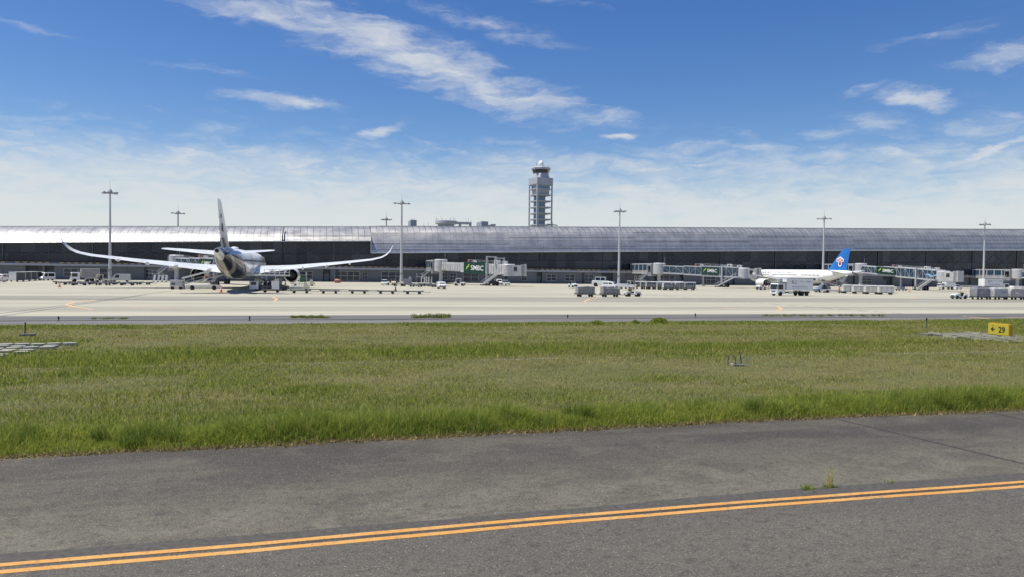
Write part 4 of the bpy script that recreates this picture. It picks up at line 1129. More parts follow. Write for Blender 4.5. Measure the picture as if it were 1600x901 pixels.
    for s in (-1, 1):
        b = MB(); b.bar(P(uw, s * 1.85, 0) * 1.0 - Vector((0, 0, floor(uw) - 1.0)), P(uw, s * 1.85, 3.4 if not hoops else 5.0), .42, .42); b.build('lift_column', lgrey, o)
        if hoops:
            b = MB(); b.bar(P(uw + 3.6, s * 1.75, 2.4), P(uw + 3.6, s * 1.75, 4.7), .36, .36); b.build('lift_column', lgrey, o)
    b = MB(); b.bar(P(uw, -1.85, 3.3 if not hoops else 4.8), P(uw, 1.85, 3.3 if not hoops else 4.8), .35); b.build('cross_beam', lgrey, o)
    if hoops:
        b = MB(); b.bar(P(uw + 3.6, -1.75, 4.5), P(uw + 3.6, 1.75, 4.5), .3); b.build('cross_beam', lgrey, o)
    G = lambda u, v, z: d * u + nrm * v + Vector((0, 0, z))
    b = MB(); b.bar(G(uw, -2.1, .9), G(uw, 2.1, .9), .7, .6); b.bar(G(uw - 1, 0, .75), G(uw + 1, 0, .75), 2.4, .4); cg = b.build('wheel_carriage', dgrey, o)
    for s in (-1, 1):
        for uu in (-.75, .75):
            t, rm = MB(), MB()
            c = G(uw + uu, s * 1.7, .62)
            t.tube(c - nrm * .28, c + nrm * .28, .62, n=16); rm.tube(c - nrm * .3, c + nrm * .3, .33, n=12)
            w_ = t.build('wheel', rubber, cg, smooth=40); rm.build('rim', lgrey, w_)
    # second support leg
    if glassy:
        b = MB(); b.bar(G(Lg * .5, 0, .5), G(Lg * .5, 0, floor(Lg * .5) - .3), .35); b.bar(G(Lg * .5, -1.5, .5), G(Lg * .5, 1.5, .5), .4, .5); b.build('support_leg', lgrey, o)
    # cab
    b = MB(); b.lathe([(1.95, floor(Lg) - .45), (1.95, floor(Lg) + 2.75), (1.7, floor(Lg) + 3.0)], G(Lg - 2.4, 0, 0), n=18); b.build('cab_rotunda', bm_, o, smooth=40)
    cd = (d + nrm * (-.9 if not glassy else -.5)).normalized(); cs = Vector((-cd.y, cd.x, 0)); base = G(Lg - 2.4, 0, floor(Lg))
    def box_along(a0, a1, w, z0, z1): return [[base + cd * a + cs * (s * w / 2) + Vector((0, 0, z)) for s, z in ((-1, z0), (1, z0), (1, z1), (-1, z1))] for a in (a0, a1)]
    b = MB(); b.loft(box_along(1.0, 3.6, 3.4, -.4, 2.7)); b.build('cab', bridge_w, o)
    b = MB(); b.loft(box_along(1.6, 2.6, 3.46, 1.0, 2.2)); b.build('cab_window', glassm, o)
    for k in range(4):
        b = MB(); b.loft(box_along(3.6 + k * .42, 3.9 + k * .42, 3.7 + .06 * (k % 2), -.3 - .04 * k, 2.9 + .05 * k)); b.build('bellows_fold', bridge_w if k != 1 else grey, o)
    # roof rails and equipment
    b = MB()
    for i in range(10):
        u = Lg * .42 + (Lg * .5) * i / 9
        b.bar(P(u, .9, 2.75), P(u, .9, 3.7), .05)
    b.bar(P(Lg * .42, .9, 3.7), P(Lg * .92, .9, 3.7), .06); b.bar(P(Lg * .42, .9, 3.3), P(Lg * .92, .9, 3.3), .05); b.build('roof_rail', lgrey, o)
    for f, sz in ((.48, .7), (.78, 1.1), (.88, .9)):
        b = MB(); c = P(Lg * f, -.2, 2.9 + sz * .45); b.box(c, (sz * 1.2, sz * 1.2, sz), Matrix.Rotation(math.atan2(d.y, d.x), 3, 'Z')); ac = b.build('roof_unit', offwhite, o)
        b = MB(); b.tube(c + nrm * (sz * .6), c + nrm * (sz * .63), sz * .36, n=12); b.build('fan', dgrey, ac)
    b = MB(); b.tube(P(2.0, 0, 3.2), P(2.0, 0, 5.4), .05, n=5); b.build('lightning_rod', steel, o)
    b = MB(); b.lathe([(.25, 0), (.22, .5), (.02, .6)], P(Lg * .42, .5, 3.0), n=8); b.build('beacon', red, o)
    if stair:
        ut = Lg - 4.0; zt = floor(ut); run = zt * 1.9
        tp = G(ut, 2.9, zt); bt = G(ut - run, 2.9, .05)
        stairs(o, tp, bt, 1.0, nrm, n=16)
        b = MB(); b.loft([[G(u, 1.6, zt - .12), G(u, 3.5, zt - .12), G(u, 3.5, zt), G(u, 1.6, zt)] for u in (ut - .1, ut + 1.6)]); pf = b.build('stair_platform', lgrey, o)
        b = MB()
        for u in (ut + .1, ut + 1.5): b.bar(G(u, 3.4, zt), G(u, 3.4, zt + 1.05), .06)
        b.bar(G(ut, 3.4, zt + 1.05), G(ut + 1.6, 3.4, zt + 1.05), .06); b.build('guard_rail', lgrey, pf)
        t = MB(); c = G(ut - run + .2, 2.9, .22); t.tube(c - nrm * .65, c + nrm * .65, .2, n=10); t.build('stair_wheel', rubber, o)
    return o
jetbridge(689, (55.0, 203.0), 'ribbed', 'white ribbed jet bridge with big green sign and tall hoop frames', hoops=True, wheel_t=.71)
jetbridge(1030, (134.6, 207.5), 'glass', 'glazed jet bridge docked to the nose of the blue-tailed airliner')
jetbridge(1345, (191.5, 187.0), 'glass', 'glazed jet bridge with mural, reaching past the blue-tailed airliner', art=True, z_r=5.5, z_c=3.2, sgn=(.26, .48))
jetbridge(1590, (284.0, 196.0), 'glass', 'jet bridge with windowed link behind the parked catering truck', sign=False)
jetbridge(276, (-18.2, 197.5), 'glass', 'glazed jet bridge partly hidden behind the large jet tail', stair=False)
# ------------------------------------------------------------------ people
def person(label, loc, rz, seated=False, top=navy, vest=True, helmet=white, arm=0.5):
    o = thing('person', label, 'person', loc, rz)
    hz = .92 if not seated else .50
    V = []; E = []; Rr = []
    def v(p, r): V.append(p); Rr.append(r); return len(V) - 1
    pel = v((0, 0, hz), .15); ch = v((0, 0, hz + .28), .165); sh = v((0, 0, hz + .50), .14); nk = v((.01, 0, hz + .60), .06); hd = v((.02, 0, hz + .71), .095); tp = v((.02, 0, hz + .80), .08)
    E += [(pel, ch), (ch, sh), (sh, nk), (nk, hd), (hd, tp)]
    for s in (-1, 1):
        if seated: pts = [((.08, s * .1, hz - .02), .095), ((.46, s * .13, hz + .02), .075), ((.52, s * .13, hz - .40), .055), ((.64, s * .13, hz - .44), .045)]
        else: pts = [((0.0, s * .1, hz - .1), .095), ((.03, s * .11, hz - .45), .072), ((-.02 + s * .05, s * .12, .08), .05), ((.12 + s * .05, s * .13, .05), .045)]
        k = pel
        for p, r in pts: j = v(p, r); E.append((k, j)); k = j
        k = sh
        for p, r in (((0, s * .20, hz + .48), .06), ((.06 + arm * .1, s * .25, hz + .22), .05), ((.10 + arm * .45, s * .18, hz + .05 + arm * .25), .038), ((.14 + arm * .5, s * .17, hz + .02 + arm * .28), .036)):
            j = v(p, r); E.append((k, j)); k = j
        for q in range(4):
            j = v((V[k][0] + .08, V[k][1] + (q - 1.5) * .022, V[k][2] - .03), .010); E.append((k, j))
        j = v((V[k][0] + .04, V[k][1] - s * .05, V[k][2] + .01), .011); E.append((k, j))
    me = bpy.data.meshes.new('body'); me.from_pydata(V, E, [])
    b = bpy.data.objects.new('body', me); C.objects.link(b); b.parent = o
    me.materials.append(top)
    sk = b.modifiers.new('skin', 'SKIN'); 
    for i, sv in enumerate(me.skin_vertices[0].data): sv.radius = (Rr[i], Rr[i]); sv.use_root = (i == 0)
    ss = b.modifiers.new('sub', 'SUBSURF'); ss.levels = 1; ss.render_levels = 1
    hb = MB(); zc = hz + .745
    hb.loft([[(.025 + .088 * k * math.cos(t), .074 * k * math.sin(t), zc + dz) for t in np.linspace(0, 2 * math.pi, 13)[:-1]] for k, dz in ((.45, -.125), (.85, -.07), (1.05, .0), (1.0, .06), (.7, .11), (.1, .13))]); h = hb.build('head', skin, o, smooth=60)
    nb = MB(); nb.box((.125, 0, zc - .02), (.035, .025, .045)); nb.build('nose', skin, h)
    eb = MB()
    for s in (-1, 1): eb.box((.112, s * .032, zc + .015), (.012, .022, .012)); eb.box((.02, s * .09, zc - .01), (.04, .02, .06))
    eb.build('eyes', hairm, h)
    he = MB(); he.lathe([(.135, zc + .035), (.122, zc + .07), (.095, zc + .135), (.03, zc + .165)], (.02, 0, 0), n=14); he.build('helmet', helmet, o, smooth=50)
    if vest:
        ve = MB(); ve.loft([[((.20 if z < .4 else .17) * math.cos(t) * .85, (.215 if z < .4 else .20) * math.sin(t), hz + z) for t in np.linspace(0, 2 * math.pi, 15)[:-1]] for z in (-.03, .12, .3, .5)]); ve.build('vest', hiviz, o, smooth=50)
    return o

# ------------------------------------------------------------------ vehicles (forward is +x)
def wheels(o, spots, r, w=.22, name='wheel'):
    for (x, y) in spots:
        t, rm = MB(), MB(); wheel(t, rm, (x, y, r), r, w, 'y', 14)
        k = t.build(name, rubber, o, smooth=40); rm.build('rim', lgrey, k)
def van(label, loc, rz, L=4.7, H=1.98, body=white, group='service vans and cars', windows=True):
    o = thing('van', label, 'van', loc, rz, group); w = .85; l = L / 2
    pr = [(-l, .35), (l - .05, .35), (l, .75), (l - .35, 1.05), (l - 1.05, H - .1), (l - 1.5, H), (-l + .15, H), (-l, H - .2)]
    b = MB(); b.prism(pr, -w, w, 'y'); b.build('body', body, o, bevel=.06)
    b = MB(); b.add([(l - .40, -w * .86, 1.10), (l - .40, w * .86, 1.10), (l - 1.03, w * .80, H - .16), (l - 1.03, -w * .80, H - .16)], [(0, 1, 2, 3)])
    for v in range(len(b.v)): b.v[v] = (b.v[v][0] + .035, b.v[v][1], b.v[v][2] + .02)
    b.build('windscreen', glassm, o)
    for s in (-1, 1):
        b = MB(); b.prism([(l - .95, 1.1), (l - 1.25, H - .22), (l - 2.1, H - .22), (l - 2.1, 1.1)], s * (w + .002), s * (w + .014), 'y'); b.build('side_window', glassm, o)
        if windows:
            b = MB(); b.bb((-l + .35, s * (w + .002), 1.15), (l - 2.3, s * (w + .012), H - .25)); b.build('side_window', glassm, o)
        b = MB(); b.bb((l - .08, s * w * .55, .72), (l - .02, s * w * .9, .9)); b.build('headlight', letter_w, o)
        b = MB(); b.bb((-l - .02, s * w * .75, .8), (-l + .02, s * w * .95, 1.3)); b.build('tail_light', red, o)
    b = MB(); b.bb((-l - .015, -w * .8, 1.15), (-l + .015, w * .8, H - .3)); b.build('rear_window', glassm, o)
    b = MB(); b.bb((-l - .05, -w * .95, .32), (-l + .06, w * .95, .55)); b.bb((l - .1, -w * .95, .32), (l + .05, w * .95, .58)); b.build('bumper', grey, o)
    wheels(o, [(l - .85, .72), (l - .85, -.72), (-l + .95, .72), (-l + .95, -.72)], .32)
    return o
def car(label, loc, rz, body=white, group='service vans and cars'):
    o = thing('car', label, 'car', loc, rz, group)
    b = MB(); b.prism([(-1.7, .3), (1.7, .3), (1.75, .7), (.95, .88), (-1.5, .92), (-1.72, .8)], -.74, .74, 'y'); b.build('body', body, o, bevel=.06)
    b = MB(); b.loft([[(x, y, z) for x, y in ((x0, -w), (x1, -w), (x1, w), (x0, w))] for x0, x1, w, z in ((-1.45, .98, .70, .90), (-1.2, .35, .58, 1.42))]); b.build('cabin_glass', glassm, o)
    b = MB(); b.loft([[(x, y, z) for x, y in ((x0, -w), (x1, -w), (x1, w), (x0, w))] for x0, x1, w, z in ((-1.22, .37, .6, 1.42), (-1.1, .2, .54, 1.5))]); b.build('roof', body, o)
    for s in (-1, 1):
        b = MB(); b.bb((1.69, s * .42, .55), (1.76, s * .68, .72)); b.build('headlight', letter_w, o)
    wheels(o, [(1.1, .65), (1.1, -.65), (-1.1, .65), (-1.1, -.65)], .28, .18)
    return o
def tug(label, loc, rz, body=white, driver=None, roof=False, group='baggage tow tractors'):
    o = thing('tow_tractor', label, 'tow tractor', loc, rz, group)
    b = MB(); b.prism([(-1.45, .35), (1.5, .35), (1.55, .85), (1.35, 1.0), (.35, 1.12), (.25, .62), (-.55, .62), (-.65, 1.0), (-1.45, 1.02)], -.66, .66, 'y'); b.build('body', body, o, bevel=.05)
    b = MB(); b.bb((1.5, -.6, .3), (1.62, .6, .55)); b.bb((-1.6, -.35, .4), (-1.45, .35, .6)); b.build('bumper', dgrey, o)
    b = MB(); b.bb((1.555, -.42, .6), (1.575, .42, .8)); b.build('grille', black, o)
    b = MB(); b.bb((-.55, -.5, .62), (-.05, .5, .78)); b.bb((-.68, -.5, .78), (-.52, .5, 1.35)); b.build('seat', black, o)
    b = MB(); b.tube((.35, 0, 1.05), (.12, 0, 1.32), .03, n=6); b.lathe([(.19, 0), (.19, .03)], (.12, 0, 1.32), n=12); b.build('steering_wheel', black, o)
    b = MB(); b.bar((.4, -.6, 1.1), (.25, -.6, 1.75), .05); b.bar((.4, .6, 1.1), (.25, .6, 1.75), .05); b.bar((.25, -.6, 1.75), (.25, .6, 1.75), .05); b.build('screen_frame', lgrey, o)
    b = MB(); b.lathe([(.09, 1.02), (.07, 1.22), (.02, 1.26)], (-1.2, .4, 0), n=8); b.build('beacon', orange, o)
    if roof:
        b = MB(); b.bb((-1.0, -.68, 2.0), (.5, .68, 2.08)); b.build('roof', body, o, bevel=.02)
        for x, y in ((-.95, -.6), (-.95, .6), (.4, -.6), (.4, .6)):
            b = MB(); b.bar((x, y, .9), (x, y, 2.0), .06); b.build('roof_post', body, o)
    for s in (-1, 1):
        b = MB(); b.bb((1.56, s * .42, .68), (1.585, s * .60, .82)); b.build('headlight', letter_w, o)
    wheels(o, [(1.0, .6), (1.0, -.6), (-.9, .6), (-.9, -.6)], .36, .24)
    if driver:
        c, s_ = math.cos(rz), math.sin(rz)
        person(driver, (loc[0] + c * -.28, loc[1] + s_ * -.28, .36), rz, seated=True, arm=.55)
    return o
M_deck = mat('dolly_deck', (.16, .16, .15), .6, .3, .35, 3)
def make_dolly(label='', L=3.6, Wd=1.7):
    o = thing('pallet_dolly', label, 'pallet dolly')
    l, w = L / 2, Wd / 2
    b = MB()
    for s in (-1, 1): b.bb((-l, s * w - .06, .42), (l, s * w + .06, .56))
    for k in range(7): b.bb((-l + .03 + k * (L - .16) / 6, -w + .06, .44), (-l + .13 + k * (L - .16) / 6, w - .06, .54))
    b.build('frame', M_deck, o)
    b = MB()
    for k in range(11): b.tube((-l + .2 + k * (L - .4) / 10, -w + .08, .57), (-l + .2 + k * (L - .4) / 10, w - .08, .57), .055, n=6)
    b.build('rollers', steel, o, stuff=True)
    for x in (-l + .1, l - .1):
        b = MB(); b.bb((x - .07, -w, .56), (x + .07, w, .68)); b.build('end_stop', dgrey, o)
    b = MB(); b.bar((l, 0, .42), (l + 1.25, 0, .36), .07); b.tube((l + 1.3, 0, .3), (l + 1.3, 0, .42), .1, n=8); b.build('tow_bar', dgrey, o)
    wheels(o, [(l - .7, w - .2), (l - .7, -w + .2), (-l + .7, w - .2), (-l + .7, -w + .2)], .24, .16)
    return o
def make_cart(label='', cage=True, cover=None):
    o = thing('baggage_cart', label, 'baggage cart')
    l, w = 1.5, .78
    b = MB(); b.bb((-l, -w, .40), (l, w, .52)); b.build('deck', M_deck, o)
    body = cover or lgrey
    b = MB(); b.bb((-l, -w, .52), (-l + .06, w, 1.85)); b.bb((l - .06, -w, .52), (l, w, 1.85)); b.build('end_panel', body, o)
    b = MB(); b.prism([(-w - .03, 1.85), (w + .03, 1.85), (w - .1, 2.02), (-w + .1, 2.02)], -l - .04, l + .04, 'x'); b.build('roof', body, o)
    if cage:
        for s in (-1, 1):
            b = MB()
            for k in range(6): b.bar((-l + .1 + k * .56, s * w, .52), (-l + .1 + k * .56, s * w, 1.85), .03)
            for z in (.8, 1.15, 1.5): b.bar((-l, s * w, z), (l, s * w, z), .025)
            b.build('side_rails', steel, o)
        b = MB(); b.bb((-1.2, -.6, .53), (1.2, .6, 1.25)); b.build('rear_curtain', grey, o, bevel=.08)
    else:
        for s in (-1, 1):
            b = MB(); b.bb((-l + .06, s * (w - .02), .55), (l - .06, s * (w + .0), 1.85)); b.build('side_curtain', body, o)
            for k in range(3):
                b = MB(); b.bb((-l + .4 + k * 1.05, s * (w + .002), .6), (-l + .46 + k * 1.05, s * (w + .03), 1.84)); b.build('curtain_strap', grey, o)
    b = MB(); b.bar((l, 0, .42), (l + .9, 0, .36), .06); b.build('tow_bar', dgrey, o)
    wheels(o, [(l - .5, w - .15), (l - .5, -w + .15), (-l + .5, w - .15), (-l + .5, -w + .15)], .23, .14)
    return o
def uld_body(o, L=3.1, W_=1.9, H=1.6, z=.6, m=tarp, seed=0):
    r = random.Random(seed); b = MB()
    l, w = L / 2, W_ / 2
    rg = []
    for zz, k in ((z, 1), (z + H * .3, 1.01), (z + H * .65, .99), (z + H * .92, .95), (z + H, .80)):
        rg.append([(x * k + r.uniform(-.06, .06), y * k + r.uniform(-.06, .06), zz + r.uniform(-.05, .05) * (zz > z)) for x, y in
                   ((-l, -w), (-l * .3, -w), (l * .35, -w), (l, -w), (l, 0), (l, w), (l * .3, w), (-l * .35, w), (-l, w), (-l, 0))])
    b.loft(rg); return b.build('wrapped_load', m, o, bevel=.03)
def box_truck(label, loc, rz, L=8.4, catering=False, lab=True, group=None, lift=0.0, boxm=None):
    o = thing('catering_truck' if catering else 'box_truck', label, 'truck', loc, rz, group)
    boxm = boxm or white; w = 1.22; l = L / 2
    cl = 2.1 if L > 6 else 1.6; hc = 2.55 if L > 6 else 2.05
    b = MB(); b.prism([(l - cl, .55), (l, .55), (l + .02, 1.25), (l - .12, hc - .15), (l - .3, hc), (l - cl, hc)], -w + .06, w - .06, 'y'); b.build('cab', white, o, bevel=.06)
    b = MB(); b.add([(l + .035, -w + .16, 1.38), (l + .035, w - .16, 1.38), (l - .085, w - .2, hc - .25), (l - .085, -w + .2, hc - .25)], [(0, 1, 2, 3)]); b.build('windscreen', glassm, o)
    for s in (-1, 1):
        b = MB(); b.prism([(l - .25, 1.4), (l - .35, hc - .28), (l - cl + .55, hc - .28), (l - cl + .55, 1.4)], s * (w - .055), s * (w - .035), 'y'); b.build('side_window', glassm, o)
        b = MB(); b.bb((l - .02, s * .6, .78), (l + .05, s * 1.0, 1.0)); b.build('headlight', letter_w, o)
        b = MB(); b.bar((l - .05, s * (w - .02), 2.1), (l + .15, s * (w + .2), 2.1), .04); b.bb((l + .08, s * (w + .08), 1.55), (l + .14, s * (w + .28), 2.1)); b.build('mirror', dgrey, o)
        b = MB(); b.bb((l - cl - 1.0, s * (w - .35), .45), (l - cl - 2.0 if L > 6 else l - cl - .9, s * (w - .05), .85)); b.build('side_tank', alum, o)
    b = MB(); b.bb((l - .02, -w + .1, .42), (l + .1, w - .1, .72)); b.build('bumper', offwhite, o)
    b = MB(); b.bb((l + .012, -w + .3, .82), (l + .035, w - .3, 1.15)); b.build('grille', dgrey, o)
    b = MB(); b.bb((-l, -.45, .62), (l - cl, .45, .92)); b.build('chassis', dgrey, o)
    z0 = (1.25 if L > 6 else .85) + lift; z1 = z0 + (2.3 if L > 6 else 1.55)
    xb0, xb1 = -l - .1, l - cl - .25
    b = MB(); b.bb((xb0, -w - .03, z0), (xb1, w + .03, z1)); bx = b.build('box_body', boxm, o, bevel=.03)
    b = MB()
    for s in (-1, 1):
        for z in (z0 + .03, z1 - .03): b.bar((xb0, s * (w + .035), z), (xb1, s * (w + .035), z), .05, .07)
        for x in (xb0 + .03, xb1 - .03): b.bar((x, s * (w + .035), z0), (x, s * (w + .035), z1), .05, .05)
    b.build('box_trim', alum, o)
    if catering:
        b = MB(); b.bb((xb1, -w, z1 - .75), (l - .15, w, z1 - .68)); pf = b.build('front_platform', lgrey, o)
        b = MB()
        for s in (-1, 1):
            for x in (xb1 + .4, xb1 + 1.2, l - .25): b.bar((x, s * (w - .05), z1 - .7), (x, s * (w - .05), z1 + .1), .05)
            b.bar((xb1, s * (w - .05), z1 + .1), (l - .2, s * (w - .05), z1 + .1), .05)
        b.build('platform_rail', lgrey, pf)
        b = MB(); b.bb((xb1 + .3, -.9, z1 - .68), (xb1 + 1.0, .3, z1 - .1)); b.build('roof_unit', grey, o)
        if lift:
            for s in (-1, 1):
                b = MB(); b.bar((xb0 + .6, s * .7, .95), (xb1 - .4, s * .7, z0), .14); b.build('scissor_arm', dgrey, o)
                b = MB(); b.bar((xb1 - .4, s * .6, .95), (xb0 + .6, s * .6, z0), .14); b.build('scissor_arm', dgrey, o)
    if lab:
        for s in (-1, 1):
            xd = Vector((1, 0, 0)) if s < 0 else Vector((-1, 0, 0)); y = s * (w + .042); hh = z1 - z0; bl = xb1 - xb0
            x0 = xb0 if s < 0 else xb1; sg = 1 if s < 0 else -1
            for txt, f, zf, sz, m_, shr in (('SLC', .18, .66, .95, letter_k, 0), ('エスエルシー', .46, .72, .25, letter_k, 0), ('株式会社', .74, .71, .32, letter_b, 0), ('Fine Foods and Services', .20, .24, .42, letter_b, .3)):
                tm = text_mesh(txt, sz, m_, shear=shr, depth=.003)
                place_text('lettering', bx, tm, (x0 + sg * f * bl, y, z0 + zf * hh), xd, (0, 0, 1))
    r = .48 if L > 6 else .38
    spots = [(l - .9, w - .2), (l - .9, -w + .2)]
    for x in ((-l + 1.4, -l + 2.6) if L > 6 else (-l + 1.0,)): spots += [(x, w - .2), (x, -w + .2)]
    wheels(o, spots, r, .3)
    if L > 6:
        for s in (-1, 1):
            b = MB(); b.prism([(-l + .75, .95), (-l + .95, 1.12), (-l + 3.05, 1.12), (-l + 3.25, .95)], s * (w - .38), s * (w - .02), 'y'); b.build('mudguard', offwhite, o)
    return o
def belt_loader(label, loc, rz, cover=False):
    o = thing('belt_loader', label, 'belt loader', loc, rz, 'belt loaders')
    b = MB(); b.prism([(-3.2, .35), (3.1, .35), (3.2, .8), (1.4, .95), (-1.2, .8), (-3.2, .85)], -.85, .85, 'y'); b.build('chassis', offwhite, o, bevel=.05)
    b = MB(); b.bb((1.6, -.8, .95), (2.6, -.1, 1.25)); b.bb((2.5, -.8, 1.2), (2.65, -.1, 1.8)); b.build('driver_seat', dgrey, o)
    b = MB(); b.bar((-3.6, .1, 1.0), (4.4, .1, 3.1), 1.05, .22); bl = b.build('conveyor', lgrey, o)
    b = MB(); b.bar((-3.5, .1, 1.14), (4.3, .1, 3.24), .8, .05); b.build('belt', black, bl)
    for s in (-1, 1):
        b = MB(); b.bar((-3.2, .1 + s * .55, 1.65), (4.2, .1 + s * .55, 3.62), .06)
        for k in range(6):
            t = k / 5; x = -3.2 + 7.4 * t; b.bar((x, .1 + s * .55, 1.15 + 1.95 * t), (x, .1 + s * .55, 1.65 + 1.97 * t), .05)
        b.build('side_rail', lgrey, bl)
        b = MB(); b.bar((1.2, .1 + s * .4, .9), (2.6, .1 + s * .4, 2.5), .12); b.build('lift_strut', steel, o)
    if cover:
        b = MB(); b.bar((-3.9, .1, 2.15), (.6, .1, 3.45), 1.25, .30); cv = b.build('canopy', white, o)
        for x, z in ((-3.5, 1.1), (-1.8, 1.5), (.3, 2.1)):
            for s in (-1, 1):
                b = MB(); b.bar((x, .1 + s * .55, z), (x, .1 + s * .55, z + 1.2), .06); b.build('canopy_post', lgrey, cv)
    for k in range(3):
        b = MB(); b.box((-1.6 + k * 2.2, .1, 1.80 + k * .58), (.75, .5, .4), Matrix.Rotation(-.257, 3, 'Y')); b.build('suitcase', (navy, red, dgrey)[k], o, bevel=.05)
    wheels(o, [(2.0, .75), (2.0, -.75), (-2.0, .75), (-2.0, -.75)], .40, .26)
    return o

# ---- placing: positions on the apron
g = lambda px, py: gp(px, py)
def face(px_dir): return 0.0
XR, XLft = 0.0, math.pi            # heading right / left along the apron
# left stand
p = g(9, 439.5); van('small white van parked behind the row of white containers', p, R(60), 3.6, 1.85)
p = g(1, 441); van('white pickup van nosing in beside small white van', p, R(100), 4.0, 1.3, windows=False)
p = g(72, 438.5); van('white high-roof minibus beside the row of containers', p, R(-118), 4.7, 2.25)
def container_cart(label):
    o = thing('container_cart', label, 'container cart', group='white containers in a row')
    b = MB()
    b.bb((-1.55, -1.0, .45), (-1.45, 1.0, 2.4)); b.bb((1.45, -1.0, .45), (1.55, 1.0, 2.4)); b.bb((-1.45, .9, .45), (1.45, 1.0, 2.4)); b.build('shell', offwhite, o)
    b = MB(); b.bb((-1.6, -1.05, 2.4), (1.6, 1.05, 2.5)); b.build('roof', offwhite, o)
    b = MB(); b.bb((-1.55, -1.0, .33), (1.55, 1.0, .45)); b.build('floor', lgrey, o)
    b = MB(); b.bb((-1.45, -.92, .5), (1.45, -.86, 2.3)); b.build('curtain', dgrey, o)
    wheels(o, [(1.0, .8), (1.0, -.8), (-1.0, .8), (-1.0, -.8)], .22, .16)
    return o
c0 = container_cart('white open-sided container, part of the row by the minibus')
for i, (px, py) in enumerate(((27, 439.6), (36.5, 438.9), (46, 438.2), (56, 437.5))):
    o = c0 if i == 0 else dup(c0)
    o['label'] = ('white open-sided container farthest from the minibus in its row', 'white open-sided container third from the minibus in its row', 'white open-sided container second from the minibus in its row', 'white open-sided container standing next to the minibus')[i]
    o.location = g(px, py + 1.0); o.rotation_euler = (0, 0, R(68))
def make_cone():
    o = thing('traffic_cone', '', 'traffic cone')
    b = MB(); b.box((0, 0, .03), (.5, .5, .06)); b.build('base', orange, o)
    b = MB(); b.lathe([(.19, .06), (.05, .95), (.03, .98)], n=12); b.build('cone', orange, o, smooth=40)
    b = MB(); b.lathe([(.137, .42), (.112, .62)], n=12, cap=False); b.build('band', letter_w, o, smooth=40)
    return o
cn = make_cone()
for i, (px, py, lab) in enumerate(((93, 449, 'orange traffic cone beside the end of the empty dolly row'), (345.5, 455.8, 'orange traffic cone beneath the large jet tail'),
                                   (618, 453.4, 'traffic cone in front of the equipment around the lamp mast'), (1421, 455, 'orange cone beside a lone dolly under the mural jet bridge'))):
    o = cn if i == 0 else dup(cn)
    o.location = g(px, py); o['label'] = lab; o['group'] = 'traffic cones'; o.scale = (1.15,) * 3
# silver van, container lorry, tractors at the left lamp mast
p = g(189, 440.5); van('silver panel van parked beside the lamp mast', p, XLft + R(6), 4.9, 2.15, body=mat('silver_paint', (.52, .53, .54), .35, .2, .08), windows=False)
p = g(132, 441); o = box_truck('white cab lorry with a grey ribbed container, behind the dollies', p, XLft + R(20), 6.4, lab=False, boxm=mat('grey_container', (.30, .29, .28), .6, var=.3, scale=2))
p = g(158, 442.5); tug('cream tow tractor between the container lorry and lamp mast', p, R(20), cream, roof=True)
dl = make_dolly('empty pallet dolly in the row of six drawn up beside the large jet')
dlg = 'pallet dollies on the apron'
row = [(424, 456.2), (469.5, 457.4), (515, 457.8), (560, 457.9), (604, 458.2), (646, 458.6)]
for i, (px, py) in enumerate(row):
    o = dl if i == 0 else dup(dl)
    o.location = g(px, py); o.rotation_euler = (0, 0, R(-1.5)); o['group'] = dlg
    o['label'] = 'empty pallet dolly, %s of six in line from the cargo loader' % ('first', 'second', 'third', 'fourth', 'fifth', 'last')[i]
for i in range(11):
    px = 98 + i * 12.6; py = 444.4 + (i % 3) * .9 - .012 * i
    dup(dl, g(px, py), R(10 * ((i * 7) % 5) - 12), 'empty dolly parked in the crowd below the left lamp mast', 'dollies below the left lamp mast')
for i in range(4):
    p = g(240 + i * 6.5, 441.5)
    o = thing('chock_stand', 'white slanted barrier board stored beneath the far jet bridge stair', 'barrier', p, R(20 * i - 10), 'white barrier boards')
    b = MB(); b.bar((0, 0, .05), (.35, .1, 2.0), .5, .12); b.build('board', white, o)
    b = MB(); b.box((0, 0, .06), (.7, .7, .12)); b.build('foot', dgrey, o)
# ground power unit, crew and belt loader at the large jet
p = g(276, 451.5)
o = thing('ground_power_unit', 'grey ground power unit trailer beside the crew member', 'power unit', p, R(2))
b = MB(); b.bb((-1.15, -.7, .42), (1.15, .7, 1.75)); b.build('housing', lgrey, o, bevel=.06)
for s in (-1, 1):
    b = MB(); b.bb((-.9, s * .701, .8), (-.2, s * .72, 1.2)); b.build('vent', dgrey, o)
b = MB(); b.lathe([(.09, 1.7), (.09, 2.2)], (.3, 0, 0), n=8); b.build('exhaust_stack', dgrey, o)
b = MB(); b.bar((1.15, 0, .5), (2.0, 0, .35), .07); b.build('tow_bar', dgrey, o)
wheels(o, [(.75, .6), (.75, -.6), (-.75, .6), (-.75, -.6)], .28, .18)
person('ground crew in yellow vest and white helmet beside grey power unit', g(287.5, 451.6), R(-20), arm=.35)
belt_loader('canopied belt loader raised under the large jet tail', g(318, 452.2), R(3), cover=True)
